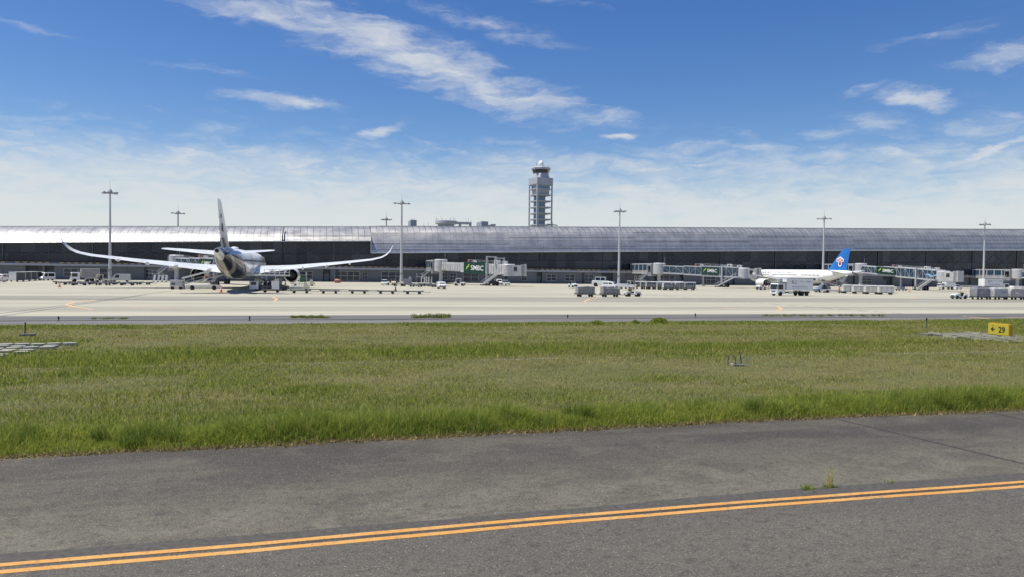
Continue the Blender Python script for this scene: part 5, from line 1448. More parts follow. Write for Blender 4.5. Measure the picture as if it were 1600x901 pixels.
# cargo loader at the right side of the large jet
p = g(417, 453.2)
o = thing('cargo_loader', 'white cargo loader with railed platform raised beside the large jet', 'cargo loader', p, R(4))
b = MB(); b.bb((-3.6, -1.4, .5), (4.2, 1.4, .85)); b.build('chassis', dgrey, o)
b = MB(); b.bb((-3.8, -1.5, 2.75), (4.4, 1.5, 3.0)); pl = b.build('platform', offwhite, o)
for s in (-1, 1):
    b = MB(); b.bar((-3.2, s * 1.2, .8), (3.4, s * 1.2, 2.75), .16); b.build('scissor_arm', dgrey, o)
    b = MB(); b.bar((3.4, s * 1.05, .8), (-3.2, s * 1.05, 2.75), .16); b.build('scissor_arm', dgrey, o)
    b = MB()
    for x in np.linspace(-.5, 4.3, 6): b.bar((x, s * 1.45, 3.0), (x, s * 1.45, 4.1), .06)
    for z in (3.5, 4.1): b.bar((-.5, s * 1.45, z), (4.3, s * 1.45, z), .07)
    b.build('guard_rail', white, pl)
b = MB(); b.bb((-3.3, -1.5, .3), (-1.6, -.5, 1.75)); b.build('cab', white, o, bevel=.06)
b = MB(); b.bb((-3.0, -1.52, 1.0), (-2.0, -1.50, 1.6)); b.build('cab_window', glassm, o)
b = MB(); b.bb((.9, -1.55, .35), (2.3, -1.35, 1.85)); b.build('control_cabinet', white, o)
b = MB(); b.bar((1.6, -1.45, 1.8), (1.6, -1.45, 3.9), .1); b.build('mast', white, o)
wheels(o, [(-2.0, 1.1), (-1.4, -1.1), (3.0, 1.1), (3.0, -1.1)], .5, .35)
def transporter(label, p, rz):
    o = thing('pallet_transporter', label, 'transporter', p, rz, 'pallet transporters')
    b = MB(); b.bb((-3.0, -1.2, .35), (1.6, 1.2, .62)); b.build('bed', offwhite, o)
    b = MB(); b.bb((1.6, -1.25, .3), (2.9, 1.25, .95)); b.build('power_unit', cream, o, bevel=.05)
    b = MB(); b.bb((1.7, -1.2, .95), (2.4, .1, 1.5)); b.build('driver_station', cream, o)
    b = MB()
    for k in range(9): b.tube((-2.8 + k * .52, -1.1, .66), (-2.8 + k * .52, 1.1, .66), .06, n=6)
    b.build('rollers', steel, o, stuff=True)
    wheels(o, [(2.2, 1.05), (2.2, -1.05), (-1.8, 1.05), (-1.8, -1.05)], .33, .25)
transporter('cream-cabbed pallet transporter directly under the large jet engine', g(461, 452.3), R(2))
transporter('second cream-cabbed transporter just behind, nearer the terminal', g(473, 446.8), R(1))
p = g(436, 453.0); 
o = thing('stop_marker_stand', 'cream marker stand with dark arrow beside the cargo loader', 'marker stand', g(432, 451.8), R(-10))
b = MB(); b.bb((-.45, -.1, .2), (.45, .1, 2.2)); b.build('panel', cream, o); b = MB(); b.box((0, 0, .1), (1.0, .8, .2)); b.build('base', dgrey, o)
def uld(label, p, rz, m):
    o = thing('cargo_container', label, 'cargo container', p, rz, 'cargo containers by the loader')
    b = MB(); b.prism([(-1.0, .55), (.6, .55), (1.05, 1.0), (1.05, 2.15), (-1.0, 2.15)], -.75, .75, 'y'); b.build('shell', m, o, bevel=.03)
    b = MB(); b.bb((-.9, -.78, .7), (.9, -.752, 2.0)); d_ = b.build('door', lgrey, o)
    b = MB(); b.bar((-.6, -.8, .75), (-.6, -.8, 1.95), .05); b.bar((.5, -.8, .95), (.5, -.8, 1.95), .05); b.build('lock_bar', dgrey, d_)
    b = MB(); b.bb((-1.2, -.8, .38), (1.2, .8, .54)); b.build('dolly_frame', M_deck, o)
    wheels(o, [(.8, .65), (.8, -.65), (-.8, .65), (-.8, -.65)], .22, .15)
uld('dark grey cargo container on a dolly between loader and engine', g(434, 450.2), R(80), grey)
uld('aluminium cargo container on a dolly behind the cargo loader', g(404, 448.6), R(85), alum)
person('ground crew in yellow vest walking between loader and transporter', g(446, 453.6), R(200), arm=.4)
# step ladder beside the engine
o = thing('step_ladder', 'green and white step ladder beside the engine of the large jet', 'ladder', g(474, 446), R(10))
for s in (-1, 1):
    b = MB(); b.bar((-.1 + s * .9, 0, 0), (-.1 + s * .9, .0, 3.4), .14); b.build('rail', white, o)
for k in range(6):
    b = MB(); b.bb((-.95, -.2, .4 + k * .4), (.75, .2, .55 + k * .4)); b.build('step', mat('ladder_green', (.1, .25, .08), .6), o)
# red cowling by the wall
o = thing('engine_cover', 'faded red engine cover lying in front of terminal wall', 'cover', g(528, 442.2), R(-25)); o.scale = (.8, .8, .8)
b = MB(); b.loft([[(x, 1.0 * k * math.cos(t), .75 + .75 * k * math.sin(t) * (1 - .25 * x / 2)) for t in np.linspace(0, 2 * math.pi, 13)[:-1]] for x, k in ((-1.3, .5), (-1.0, .9), (0, 1.0), (.9, .8), (1.2, .5))]); b.build('shell', mat('faded_red', (.34, .12, .10), .6, var=.25), o, smooth=60)
b = MB(); b.bb((-1.0, -.6, 0), (1.0, .6, .12)); b.build('pallet', dgrey, o)
# equipment round the second lamp mast
p = g(601, 445.6); car('white kei car parked left of second lamp mast', p, R(-85))
p = g(613, 446.0); tug('cream tractor close to the second lamp mast', p, R(-60), cream)
p = g(623, 447.2); tug('second cream tractor in front of the second lamp mast', p, R(-20), cream, roof=False)
p = g(637, 447.4)
o = thing('generator_cart', 'grey box generator on wheels beside the second lamp mast', 'generator', p, R(-5))
b = MB(); b.bb((-1.1, -.7, .5), (1.1, .7, 1.9)); b.build('housing', grey, o, bevel=.05); b = MB(); b.bb((.3, -.5, 1.9), (.9, .3, 2.5)); b.build('air_unit', lgrey, o); b = MB(); b.bb((-1.4, -.75, .38), (1.4, .75, .5)); b.build('frame', dgrey, o)
wheels(o, [(.8, .6), (.8, -.6), (-.8, .6), (-.8, -.6)], .25, .16)
for i, (px, py) in enumerate(((650, 448.6), (655, 447.4), (664, 446.6), (671, 447.3), (678, 448.2), (684, 449))):
    dup(dl, g(px, py), R(-35), 'empty dolly in the line ending at the small pickup', 'dollies beside the ribbed jet bridge')
p = g(689.5, 450.6); van('tiny white pickup at the end of the dolly line', p, R(-88), 3.4, 1.55, windows=False)
for i, px in enumerate((658.5, 663, 666, 670, 674.5)):
    o = thing('bollard', 'tall white bollard post under the ribbed jet bridge stair', 'bollard', g(px, 444.6), 0, 'white posts under the stair')
    b = MB(); b.tube((0, 0, .1), (0, 0, 2.3), .12, n=8); b.build('post', white, o); b = MB(); b.box((0, 0, .06), (.5, .5, .12)); b.build('foot', conc, o)
p = g(718, 446.8); tug('white roofed tow tractor under the green sign', p, R(-30), offwhite, roof=True)
p = g(779, 445.2); van('silver hatch van under the ribbed jet bridge cab', p, R(-92), 4.0, 1.75)
p = g(790.5, 445.6); car('pale blue car parked beside the silver hatch van', p, R(-80), mat('pale_blue_paint', (.45, .52, .58), .35))
p = g(895, 449.3); tug('lone white tractor on bare concrete before the terminal', p, R(-80), white)
# big white pushback tractor and its neighbours
p = g(942, 448.0)
o = thing('pushback_tractor', 'big white pushback tractor with glazed cab beside the third mast', 'pushback tractor', p, R(-28))
b = MB(); b.prism([(-3.2, .45), (3.4, .45), (3.5, 1.35), (1.2, 1.75), (-3.1, 1.85), (-3.3, 1.2)], -1.35, 1.35, 'y'); b.build('body', white, o, bevel=.1)
b = MB(); b.loft([[(x, y, z) for x, y in ((x0, -w), (x1, -w), (x1, w), (x0, w))] for x0, x1, w, z in ((-2.3, .9, 1.15, 1.75), (-2.1, .6, 1.0, 2.75))]); cb = b.build('cab', glassm, o)
b = MB(); b.bb((-2.3, -1.1, 2.75), (.8, 1.1, 2.9)); b.build('cab_roof', white, cb)
for x, y in ((-2.2, -1.08), (-2.2, 1.08), (.75, -1.08), (.75, 1.08), (-.7, -1.08), (-.7, 1.08)):
    b = MB(); b.bar((x, y, 1.75), (x, y * .95, 2.75), .12); b.build('cab_pillar', white, cb)
b = MB(); b.bb((3.4, -1.2, .4), (3.6, 1.2, .75)); b.build('bumper', dgrey, o)
wheels(o, [(2.2, 1.15), (2.2, -1.15), (-2.1, 1.15), (-2.1, -1.15)], .62, .45)
p = g(953, 450.2); van('white patrol van nosing out in front of the pushback tractor', p, R(-48), 4.2, 1.7, body=white)
o = thing('mast_kerb', 'pale green round kerb at the foot of third floodlight mast', 'kerb', (colX(967, 225), 225, 0))
b = MB(); b.lathe([(2.3, 0), (2.3, .5), (2.1, .6), (.7, .62)], n=20); b.build('ring', mat('pale_green_paint', (.36, .42, .34), .7), o); b = MB(); b.lathe([(.7, .6), (.68, .8)], n=14); b.build('plinth', conc, o)
p = g(984, 450.8); tug('cream-white tractor with upright cab roof beside cage carts', p, R(-150), cream, roof=True)
p = g(978, 451); van('low white pickup beside the upright-roofed tractor', p, R(-20), 4.4, 1.25, windows=False)
cc = make_cart('grey cage baggage cart in the crowd below the docked jet bridge')
for i, (px, py) in enumerate(((1001, 450.8), (1009, 451.2), (1017, 451.4), (1026, 451.6), (1035, 452.0), (1044, 452.6), (1053, 452.6), (1064, 452.4), (1077, 452.6), (1040, 450.6), (1058, 450.8))):
    o = cc if i == 0 else dup(cc)
    o.location = g(px, py); o.rotation_euler = (0, 0, R(-25 + 9 * (i % 3))); o['group'] = 'cage baggage carts below the docked jet bridge'
# loaded net dollies and their tractor
nd = []
for i, (px, py, lab) in enumerate(((914, 463.0, 'dolly of netted goods at the tail of the short train'), (953, 463.2, 'dolly of netted goods coupled right behind its tractor'))):
    o = dup(dl, g(px, py), R(-1), lab, 'netted goods train')
    o.name = 'loaded_dolly'; o['category'] = 'loaded dolly'
    r = random.Random(i)
    for k in range(9):
        b = MB(); x = -1.45 + (k % 9) * .36
        b.bb((x - .17, -.75 + r.uniform(-.05, .05), .64), (x + .17, .75 + r.uniform(-.05, .05), 1.75 + r.uniform(-.12, .1))); b.build('net_bale', cloth_y, o, bevel=.05)
    b = MB()
    for k in range(6): b.bar((-1.6 + k * .64, -.8, .64), (-1.6 + k * .64, -.8, 1.85), .035)
    for z in (1.0, 1.4, 1.85): b.bar((-1.6, -.8, z), (1.6, -.8, z), .035)
    b.build('cage_side', steel, o)
tug('grey-white tractor with seated driver pulling the netted goods', g(988, 462.6), R(-4), offwhite, driver='tractor driver in yellow vest before the netted goods')
# right stand: catering truck, belt loader, carts
box_truck('white catering truck with dark lettering beside the blue-tailed airliner', g(1236, 461.2), XLft + R(5), 9.3, catering=True, group='catering trucks')
tug('white tow tractor under the nose of the blue-tailed airliner', g(1189, 452.2), R(-160), white)
belt_loader('belt loader raised behind the wing of blue-tailed airliner', g(1302, 456.6), R(168))
o = thing('baggage_loader_van', 'dark low tractor with blue hood ahead of the canvas carts', 'tow tractor', g(1285, 456), R(176))
o.name = 'loading_tractor'
b = MB(); b.prism([(-2.0, .3), (2.0, .3), (2.1, .9), (.6, 1.2), (.2, 1.9), (-1.2, 1.9), (-1.9, 1.0)], -.9, .9, 'y'); b.build('body', mat('blue_grey_paint', (.14, .18, .25), .45), o, bevel=.06)
b = MB(); b.prism([(.45, 1.3), (.2, 1.8), (-1.0, 1.8), (-1.0, 1.3)], -.92, .92, 'y'); b.build('windows', glassm, o); wheels(o, [(1.3, .8), (1.3, -.8), (-1.2, .8), (-1.2, -.8)], .38, .25)
person('loader in orange-brown overalls standing at belt foot', g(1311.5, 458.0), R(160), top=mat('orange_brown_cloth', (.32, .15, .07), .8), vest=False, helmet=white, arm=.7)
wc = make_cart('white canvas baggage cart in the row behind blue-tailed airliner', cage=False, cover=mat('white_canvas', (.56, .56, .53), .75, var=.16, scale=1.5, bump=.3))
for i, px in enumerate((1327, 1343, 1362, 1383.5)):
    o = wc if i == 0 else dup(wc)
    o['label'] = 'white canvas baggage cart, %s from the belt loader' % ('first', 'second', 'third', 'fourth')[i]
    o.location = g(px, 457.4 + i * .65); o.rotation_euler = (0, 0, R(-24)); o.scale = (1.12, 1.12, 1.0); o['group'] = 'white canvas carts in a row'
dup(dl, g(1408, 453.6), R(-8), 'empty dolly under the jet bridge with mural', 'pallet dollies on the apron')
box_truck('small white box van parked far off before the right terminal wall', g(1478, 451.8), XLft + R(-14), 5.0, lab=False)
car('tiny white car beside the small white box van', g(1495.5, 451.6), R(10))
tug('white tractor towing wrapped pallets, driver aboard', g(1498.5, 466.2), XLft - R(4), white, driver='driver in dark clothes steering the wrapped pallet train')
def loaded(px, py, lab, m, seed, L=3.3):
    o = dup(dl, g(px, py), XLft - R(3), lab, 'wrapped pallet train'); o.name = 'loaded_dolly'; o['category'] = 'loaded dolly'
    uld_body(o, L, 1.9, 1.75, .63, m, seed)
    return o
loaded(1531, 466.9, 'first loaded dolly, grey sheeted cargo right behind its tractor', mat('grey_sheeting', (.23, .235, .25), .5, var=.25, scale=1.2, bump=.4), 3)
loaded(1558, 467.1, 'second loaded dolly, cargo in crinkled clear wrap', tarp, 5)
loaded(1584, 467.3, 'third loaded dolly, pale netted cargo with sagging top', mat('netted_pale_goods', (.46, .45, .41), .6, var=.45, scale=5, bump=.8), 8)
loaded(1611, 467.5, 'last loaded dolly of the train, pale netted cargo', MATS['netted_pale_goods'], 9)
box_truck('white catering truck facing away, behind the wrapped pallets', g(1553, 455.6), R(-6), 8.6, catering=True, group='catering trucks', lift=.35)
van('white van behind the last loaded dolly', g(1592, 457.5), R(-12), 4.8, 1.9, windows=False)

# ------------------------------------------------------------------ field furniture
# yellow location sign: left arrow and 29
p = g(1562.5, 526.0)
sg = thing('taxiway_sign', 'yellow taxiway sign reading 29 with a left arrow', 'sign', p, 0)
M_sy = mat('sign_yellow', (.50, .42, .035), .45, var=.1, scale=2); M_so = mat('sign_amber', (.62, .36, .03), .45, var=.12, scale=2)
sa = R(-6)    # the face turned to traffic rolling along the taxiway
sg.rotation_euler = (0, 0, sa)
b = MB(); b.bb((-.16, -.98, .16), (.16, .98, 1.02)); b.build('case', M_so, sg, bevel=.015)
b = MB(); b.bb((-.172, -.95, .19), (-.162, .95, .99)); fc = b.build('face_panel', M_sy, sg)
b = MB()
for k in range(6): b.bb((-.14, -.85 + k * .32, 1.02), (.1, -.75 + k * .32, 1.07))
b.build('top_clips', M_sy, sg)
for y in (-.7, 0, .7):
    b = MB(); b.tube((0, y, 0), (0, y, .17), .06, n=8); b.build('leg', dgrey, sg)
tm = text_mesh('29', .62, letter_k, depth=.004, bold=.014); place_text('number', fc, tm, (-.178, -.02, .56), (0, -1, 0), (0, 0, 1))
ar = MB(); X_ = -.180
ar.add([(X_, .30, .62), (X_, .66, .62), (X_, .66, .54), (X_, .30, .54)], [(0, 1, 2, 3)])
ar.add([(X_, .72, .58), (X_, .50, .76), (X_, .44, .69), (X_, .60, .58), (X_, .44, .47), (X_, .50, .40)], [(0, 1, 2, 3), (0, 3, 4, 5)])
ar.build('arrow', letter_k, fc)
tm = text_mesh('TAXI', .10, mat('sign_small_print', (.25, .2, .02), .5), depth=.003); place_text('small_print', fc, tm, (-.178, .62, .86), (0, -1, 0), (0, 0, 1))
# concrete mats
m_slab = mat('weathered_slab', (.14, .135, .105), .9, var=.35, scale=2, bump=.4); m_edge = mat('pale_slab_edge', (.36, .345, .28), .85, var=.25, scale=2)
def slab_mat():
    c = g(1537, 526.5); o = thing('slab_paving', 'patch of concrete slabs with pale kerb strips around the yellow sign', 'paving', c)
    u = Vector((1, 0, 0)); v = Vector((-.06, 1, 0)).normalized()
    for i in range(-2, 3):
        for j in range(-3, 3):
            if (i == 2 and j == -3): continue
            ctr = u * (i * 1.25 + .3 * (j % 2)) + v * (j * 1.25)
            b = MB(); b.box((ctr.x, ctr.y, .06 + random.uniform(-.015, .015)), (1.12, 1.14, .12), Matrix.Rotation(random.uniform(-.02, .02), 3, 'Z')); b.build('slab', m_slab, o)
            if random.random() < .8:
                b = MB(); b.box((ctr.x - .60, ctr.y, .09), (.11, 1.2, .18), Matrix.Rotation(random.uniform(-.03, .03), 3, 'Z')); b.build('kerb_strip', m_edge, o)
    return c
slab_c = slab_mat()
def block_mat():
    c = g(42, 549); o = thing('block_paving', 'patch of staggered pale concrete blocks with grass growing between', 'paving', c)
    for i in range(-10, 1):
        for j in range(-4, 4):
            x = i * .78 + (.39 if j % 2 else 0) + (j * .25); y = j * .98
            if random.random() < .1: continue
            b = MB(); b.prism([(-.34, -.15), (-.10, -.26), (.34, -.12), (.36, .10), (.08, .24), (-.36, .12)], 0, .15 + random.uniform(-.02, .05), 'z')
            k = b.build('block', m_edge if random.random() < .6 else conc, o, bevel=.015); k.location = (x, y, 0); k.rotation_euler = (0, 0, random.uniform(-.2, .2))
    return c
blk_c = block_mat()
# marker on a concrete block, lights along the shoulder
o = thing('marker_stake', 'dark stake standing on a flat concrete block at the grass edge', 'stake', g(41, 524.5), R(8)); o.scale = (.72, .72, .8)
b = MB(); b.box((.1, 0, .1), (1.15, .7, .2)); b.build('block', mat('dark_concrete', (.13, .13, .12), .9, var=.2), o, bevel=.03)
b = MB(); b.tube((-.1, 0, .2), (-.06, 0, 1.05), .055, n=8); b.build('stake', dgrey, o); b = MB(); b.tube((-.06, 0, 1.0), (-.06, 0, 1.1), .07, n=8); b.build('cap', black, o)
for i, (px, py) in enumerate(((91.5, 501), (390, 500.5), (887, 497), (1086.5, 494.8), (1447.5, 511))):
    o = thing('edge_light', 'small dark post light along the apron shoulder', 'edge light', g(px, py), 0, 'edge lights on the shoulder')
    h = .34 if i < 4 else .8; o.scale = (.7, .7, 1)
    b = MB(); b.tube((0, 0, 0), (0, 0, h), .05, n=8); b.build('post', dgrey, o)
    b = MB(); b.lathe([(.09, h - .18), (.1, h), (.05, h + .07)], n=10); b.build('lamp', black, o); b = MB(); b.lathe([(.14, 0), (.12, .05)], n=10); b.build('base', dgrey, o)
# survey stakes and a concrete box in the grass
o = thing('inspection_box', 'small pale concrete inspection box with five stakes in the grass', 'inspection box', g(1151.5, 571.5), R(-12)); o.scale = (.85, .85, .85)
b = MB(); b.bb((-.32, -.22, 0), (.32, .22, .16)); b.build('box', m_edge, o, bevel=.02); b = MB(); b.bb((-.22, -.13, .16), (.22, .13, .20)); b.build('lid', dgrey, o)
for (x, y, h, lean, m_) in ((-.55, -.05, .66, 0, mat('purple_stake', (.16, .11, .13), .7)), (-.22, -.3, .60, .02, mat('wood_stake', (.17, .12, .04), .8)), (.02, -.32, .72, .01, grey), (.26, -.1, .88, -.16, dgrey), (.40, -.28, .62, .02, grey)):
    b = MB(); b.tube((x, y, 0), (x + lean, y, h), .032, n=6); b.build('stake', m_, o)
# concrete drain lip showing through the grass
dr = MB()
pts = [gp(-60, 577), gp(70, 576), gp(400, 568.5), gp(640, 565), gp(900, 559), gp(1180, 556.5), gp(1320, 554), gp(1700, 546)]
for i in range(len(pts) - 1): dr.bar(pts[i] + Vector((0, 0, -.01)), pts[i + 1] + Vector((0, 0, -.01)), .14, .07)
tag(dr.build('drain_kerb', M_drain), 'thin pale concrete drain lip running through the grass', 'drain')
o = tag(MB().box((0, 0, .03), (.09, .06, .06)).build('paper_scrap', letter_w, bevel=.01), 'tiny white litter scrap at the foot of the tall grass', 'litter'); o.location = g(717.5, 677) + Vector((0, .03, .0))
# ------------------------------------------------------------------ vegetation
def vnoise(x, y, seed=0, octaves=4):
    out = np.zeros_like(x); amp = 1.0; tot = 0
    r = np.random.default_rng(seed)
    for o_ in range(octaves):
        tab = r.random((64, 64)); f = 2.0 ** o_
        xx, yy = x * f, y * f
        xi, yi = np.floor(xx).astype(int), np.floor(yy).astype(int); fx, fy = xx - xi, yy - yi
        fx = fx * fx * (3 - 2 * fx); fy = fy * fy * (3 - 2 * fy)
        a = tab[xi % 64, yi % 64]; b = tab[(xi + 1) % 64, yi % 64]; c = tab[xi % 64, (yi + 1) % 64]; d = tab[(xi + 1) % 64, (yi + 1) % 64]
        out += amp * ((a * (1 - fx) + b * fx) * (1 - fy) + (c * (1 - fx) + d * fx) * fy); tot += amp; amp *= .55
    return out / tot
def leaf_mat():
    m = bpy.data.materials.new('grass_blades'); m.use_nodes = True
    nt = m.node_tree; n = nt.nodes; l = nt.links; p = n['Principled BSDF']
    at = n.new('ShaderNodeAttribute'); at.attribute_name = 'Col'
    l.new(at.outputs['Color'], p.inputs['Base Color']); p.inputs['Roughness'].default_value = .65; p.inputs['Specular IOR Level'].default_value = .25
    tr = n.new('ShaderNodeBsdfTranslucent'); l.new(at.outputs['Color'], tr.inputs['Color'])
    mx = n.new('ShaderNodeMixShader'); mx.inputs[0].default_value = .45
    l.new(p.outputs[0], mx.inputs[1]); l.new(tr.outputs[0], mx.inputs[2]); l.new(mx.outputs[0], n['Material Output'].inputs['Surface'])
    return m
M_leaf = leaf_mat()
def blades(name, x, y, h, w, col, lean=.35, z0=None, kind=True, tri=True, bend=.5, parent=None):
    n = len(x); r = rng
    th = r.random(n) * 2 * math.pi; ph = r.random(n) * 2 * math.pi
    ln = np.abs(r.normal(0, lean, n)) * h
    z0 = np.zeros(n) if z0 is None else z0
    dx, dy = np.cos(th) * w / 2, np.sin(th) * w / 2
    lx, ly = np.cos(ph) * ln, np.sin(ph) * ln
    if tri:
        V = np.empty((n, 3, 3))
        V[:, 0] = np.stack([x - dx, y - dy, z0], 1); V[:, 1] = np.stack([x + dx, y + dy, z0], 1); V[:, 2] = np.stack([x + lx, y + ly, z0 + h], 1)
        k = 3; F = np.arange(n * 3).reshape(n, 3); ltot = 3
    else:   # bent blade: quad + tip
        V = np.empty((n, 5, 3)); m1 = .55
        V[:, 0] = np.stack([x - dx, y - dy, z0], 1); V[:, 1] = np.stack([x + dx, y + dy, z0], 1)
        V[:, 2] = np.stack([x + dx * .8 + lx * .3, y + dy * .8 + ly * .3, z0 + h * m1], 1); V[:, 3] = np.stack([x - dx * .8 + lx * .3, y - dy * .8 + ly * .3, z0 + h * m1], 1)
        V[:, 4] = np.stack([x + lx * 1.2, y + ly * 1.2, z0 + h * (1 - .25 * np.minimum(1, ln / h))], 1)
        k = 5
    me = bpy.data.meshes.new(name)
    me.vertices.add(n * k); me.vertices.foreach_set('co', V.reshape(-1).astype(np.float32))
    if tri:
        me.loops.add(n * 3); me.loops.foreach_set('vertex_index', F.reshape(-1).astype(np.int32))
        me.polygons.add(n); me.polygons.foreach_set('loop_start', np.arange(0, n * 3, 3).astype(np.int32))
    else:
        base = (np.arange(n) * 5)[:, None]
        idx = (base + np.array([[0, 1, 2, 3, 3, 2, 4]])).reshape(-1)
        me.loops.add(n * 7); me.loops.foreach_set('vertex_index', idx.astype(np.int32))
        st = ((np.arange(n) * 7)[:, None] + np.array([[0, 4]])).reshape(-1)
        me.polygons.add(n * 2); me.polygons.foreach_set('loop_start', st.astype(np.int32))
    me.update(calc_edges=True)
    ca = me.color_attributes.new('Col', 'FLOAT_COLOR', 'POINT')
    cc_ = np.ones((n, k, 4), np.float32); cc_[:, :, :3] = col[:, None, :]
    ca.data.foreach_set('color', cc_.reshape(-1))
    me.materials.append(M_leaf)
    o = bpy.data.objects.new(name, me); C.objects.link(o)
    if parent is not None: o.parent = parent
    return o
GREEN = np.array([.265, .312, .050]); DEEP = np.array([.130, .195, .030]); DRY = np.array([.48, .425, .15]); LIME = np.array([.41, .42, .08]); BROWN = np.array([.24, .19, .085])
def mixc(a, b, t): return a[None, :] * (1 - t[:, None]) + b[None, :] * t[:, None]
def in_view(x, y, m=15.0):
    # keep the ground the camera (or one a step to the side) can see
    c, s = math.cos(YAW), math.sin(YAW)
    u = x * c - y * s; v = x * s + y * c
    return np.abs(u) < v * .72 + m
def field():
    # (y0, y1, blades per m2, width scale)
    out = []
    for (y0, y1, den, ws) in ((20.2, 26, 330, 1.0), (26, 33, 230, 1.35), (33, 41, 160, 1.8), (41, 51, 120, 2.3), (51, 63.0, 100, 2.9)):
        X0, X1 = -45, 115
        n = int((X1 - X0) * (y1 - y0) * den)
        x = rng.random(n) * (X1 - X0) + X0; y = rng.random(n) * (y1 - y0) + y0
        k = in_view(x, y); out.append((x[k], y[k], np.full(k.sum(), ws)))
    x = np.concatenate([o[0] for o in out]); y = np.concatenate([o[1] for o in out]); ws = np.concatenate([o[2] for o in out])
    # leave the paved patches fairly open
    def patch(c, hx, hy): return (np.abs(x - c.x) < hx) & (np.abs(y - c.y) < hy)
    keep = ~(patch(blk_c, 6.0, 4.1) & (rng.random(len(x)) < .5)) & ~(patch(slab_c, 5.9, 2.8) & (rng.random(len(x)) < .80))
    edge = Y_GR1 - .5 + 1.6 * (vnoise(x * .35 + 9, y * 0 + 3, 4) - .5) + (x > 50) * 3.0 * (vnoise(x * .2, y * 0, 8) > .5)
    keep &= y < edge
    x, y, ws = x[keep], y[keep], ws[keep]
    big = vnoise(x * .07 + 20, y * .16 + 20, 1); mid = vnoise(x * .35 + 40, y * .6 + 40, 2); fine = vnoise(x * 1.7 + 60, y * 1.7 + 60, 3)
    # greener, taller belt along the drain; dry sward either side
    yd = 37.5 + (x - 12) * .015 + 2.5 * (vnoise(x * .06 + 3, y * 0 + 1, 17) - .5)
    belt = np.exp(-((y - yd - 2.2) / 3.6) ** 2)
    belt2 = np.exp(-((y - 60) / 2.2) ** 2)
    nearb = np.exp(-((y - 20) / 3.2) ** 2)
    wet = np.clip(.10 + .75 * belt + .65 * belt2 + .8 * nearb + (big - .5) * 2.0 + (mid - .5) * 1.5, 0, 1)
    dryp = rng.random(len(x))
    t = np.clip((1 - wet) * 1.0 + (fine - .5) * .7 + (dryp - .5) * .55, 0, 1)
    col = mixc(GREEN, DRY, t * .9)
    soilp = np.clip((vnoise(x * .5 + 70, y * .9 + 70, 61) - .58) * 5, 0, 1) * (1 - wet); col = col * (1 - .35 * soilp[:, None])
    lm = rng.random(len(x)) < .22 * wet + .04; col[lm] = LIME * rng.uniform(.8, 1.2, (lm.sum(), 1))
    br = rng.random(len(x)) < .22 * (1 - wet); col[br] = BROWN * rng.uniform(.7, 1.3, (br.sum(), 1))
    dp = rng.random(len(x)) < .25 * wet; col[dp] = DEEP * rng.uniform(.8, 1.3, (dp.sum(), 1))
    col *= rng.uniform(.75, 1.2, (len(x), 1))
    h = (.075 + .09 * wet + .09 * belt + .05 * (fine - .5)) * rng.uniform(.6, 1.35, len(x))
    tall = rng.random(len(x)) < .02; h[tall] *= 1.7
    w = (.016 + .010 * wet) * ws * rng.uniform(.7, 1.3, len(x))
    o = blades('grass', x, y, np.maximum(h, .05), w, col, .6)
    o['kind'] = 'stuff'; o['label'] = 'mown green and straw coloured grass of the field'; o['category'] = 'grass'
    # tall verge against the taxiway
    n = 170000
    x = rng.random(n) * 90 - 30; eg = edge_y(x) + .22 * (vnoise(x * 1.3, x * 0 + 2, 41, 4) - .45); y = eg + .03 + np.abs(rng.normal(0, 1, n)) * 1.15
    k = in_view(x, y) & (y < 24); x, y, eg = x[k], y[k], eg[k]
    cl = vnoise(x * .55 + 5, y * .45 + 7, 21, 3); cl = np.clip((cl - .5) * 1.9 + .5, 0, 1); cl2 = vnoise(x * 1.5 + 5, y * 1.2 + 7, 22)
    d = y - eg
    h = (.15 + .55 * np.clip(d / .8, 0, 1) * np.clip(.08 + 1.15 * cl, 0, 1.1)) * rng.uniform(.55, 1.15, len(x)) * (1 - .5 * np.clip((d - 1.4) / 2.2, 0, 1))
    t = np.clip(.9 - 1.0 * (cl - .35) + (cl2 - .5) * .9 + rng.normal(0, .22, len(x)), 0, 1)
    col = mixc(DEEP * 1.15, GREEN * 1.15, t); lm = rng.random(len(x)) < .22; col[lm] = LIME * rng.uniform(.8, 1.25, (lm.sum(), 1))
    ed = (d < .22) & (rng.random(len(x)) < .6); col[ed] = BROWN * rng.uniform(.8, 1.8, (ed.sum(), 1)); h[ed] *= .5
    dr = rng.random(len(x)) < .05; col[dr] = DRY
    w = rng.uniform(.010, .022, len(x))
    o = blades('tall_grass', x, y, np.maximum(h, .05), w, col, .42, tri=False)
    o['kind'] = 'stuff'; o['label'] = 'tall fresh green grass leaning over the taxiway edge'; o['category'] = 'grass'
    # tussocks standing out of the verge, and pale seed stalks over the sward
    tx, ty, th_, tc_ = [], [], [], []
    for k in range(70):
        cx = rng.random() * 62 - 20; cy = float(edge_y(cx)) + .35 + rng.random() * 1.3; hh = rng.uniform(.40, .72); m_ = int(rng.uniform(140, 320)); rr = rng.uniform(.12, .38)
        a = rng.random(m_) * 6.283; q = rr * np.sqrt(rng.random(m_)); tx.append(cx + q * np.cos(a) * 1.3); ty.append(cy + q * np.sin(a)); th_.append(hh * rng.uniform(.5, 1.1, m_))
        tc_.append(mixc(DEEP * rng.uniform(.75, 1.1), GREEN * rng.uniform(.8, 1.1), np.clip(rng.normal(.35, .3, m_), 0, 1)))
    x, y, h, col = np.concatenate(tx), np.concatenate(ty), np.concatenate(th_), np.concatenate(tc_)
    o = blades('grass_tussocks', x, y, h, rng.uniform(.010, .02, len(x)), col, .55, tri=False)
    o['kind'] = 'stuff'; o['label'] = 'darker long grass tussocks along the taxiway verge'; o['category'] = 'grass'
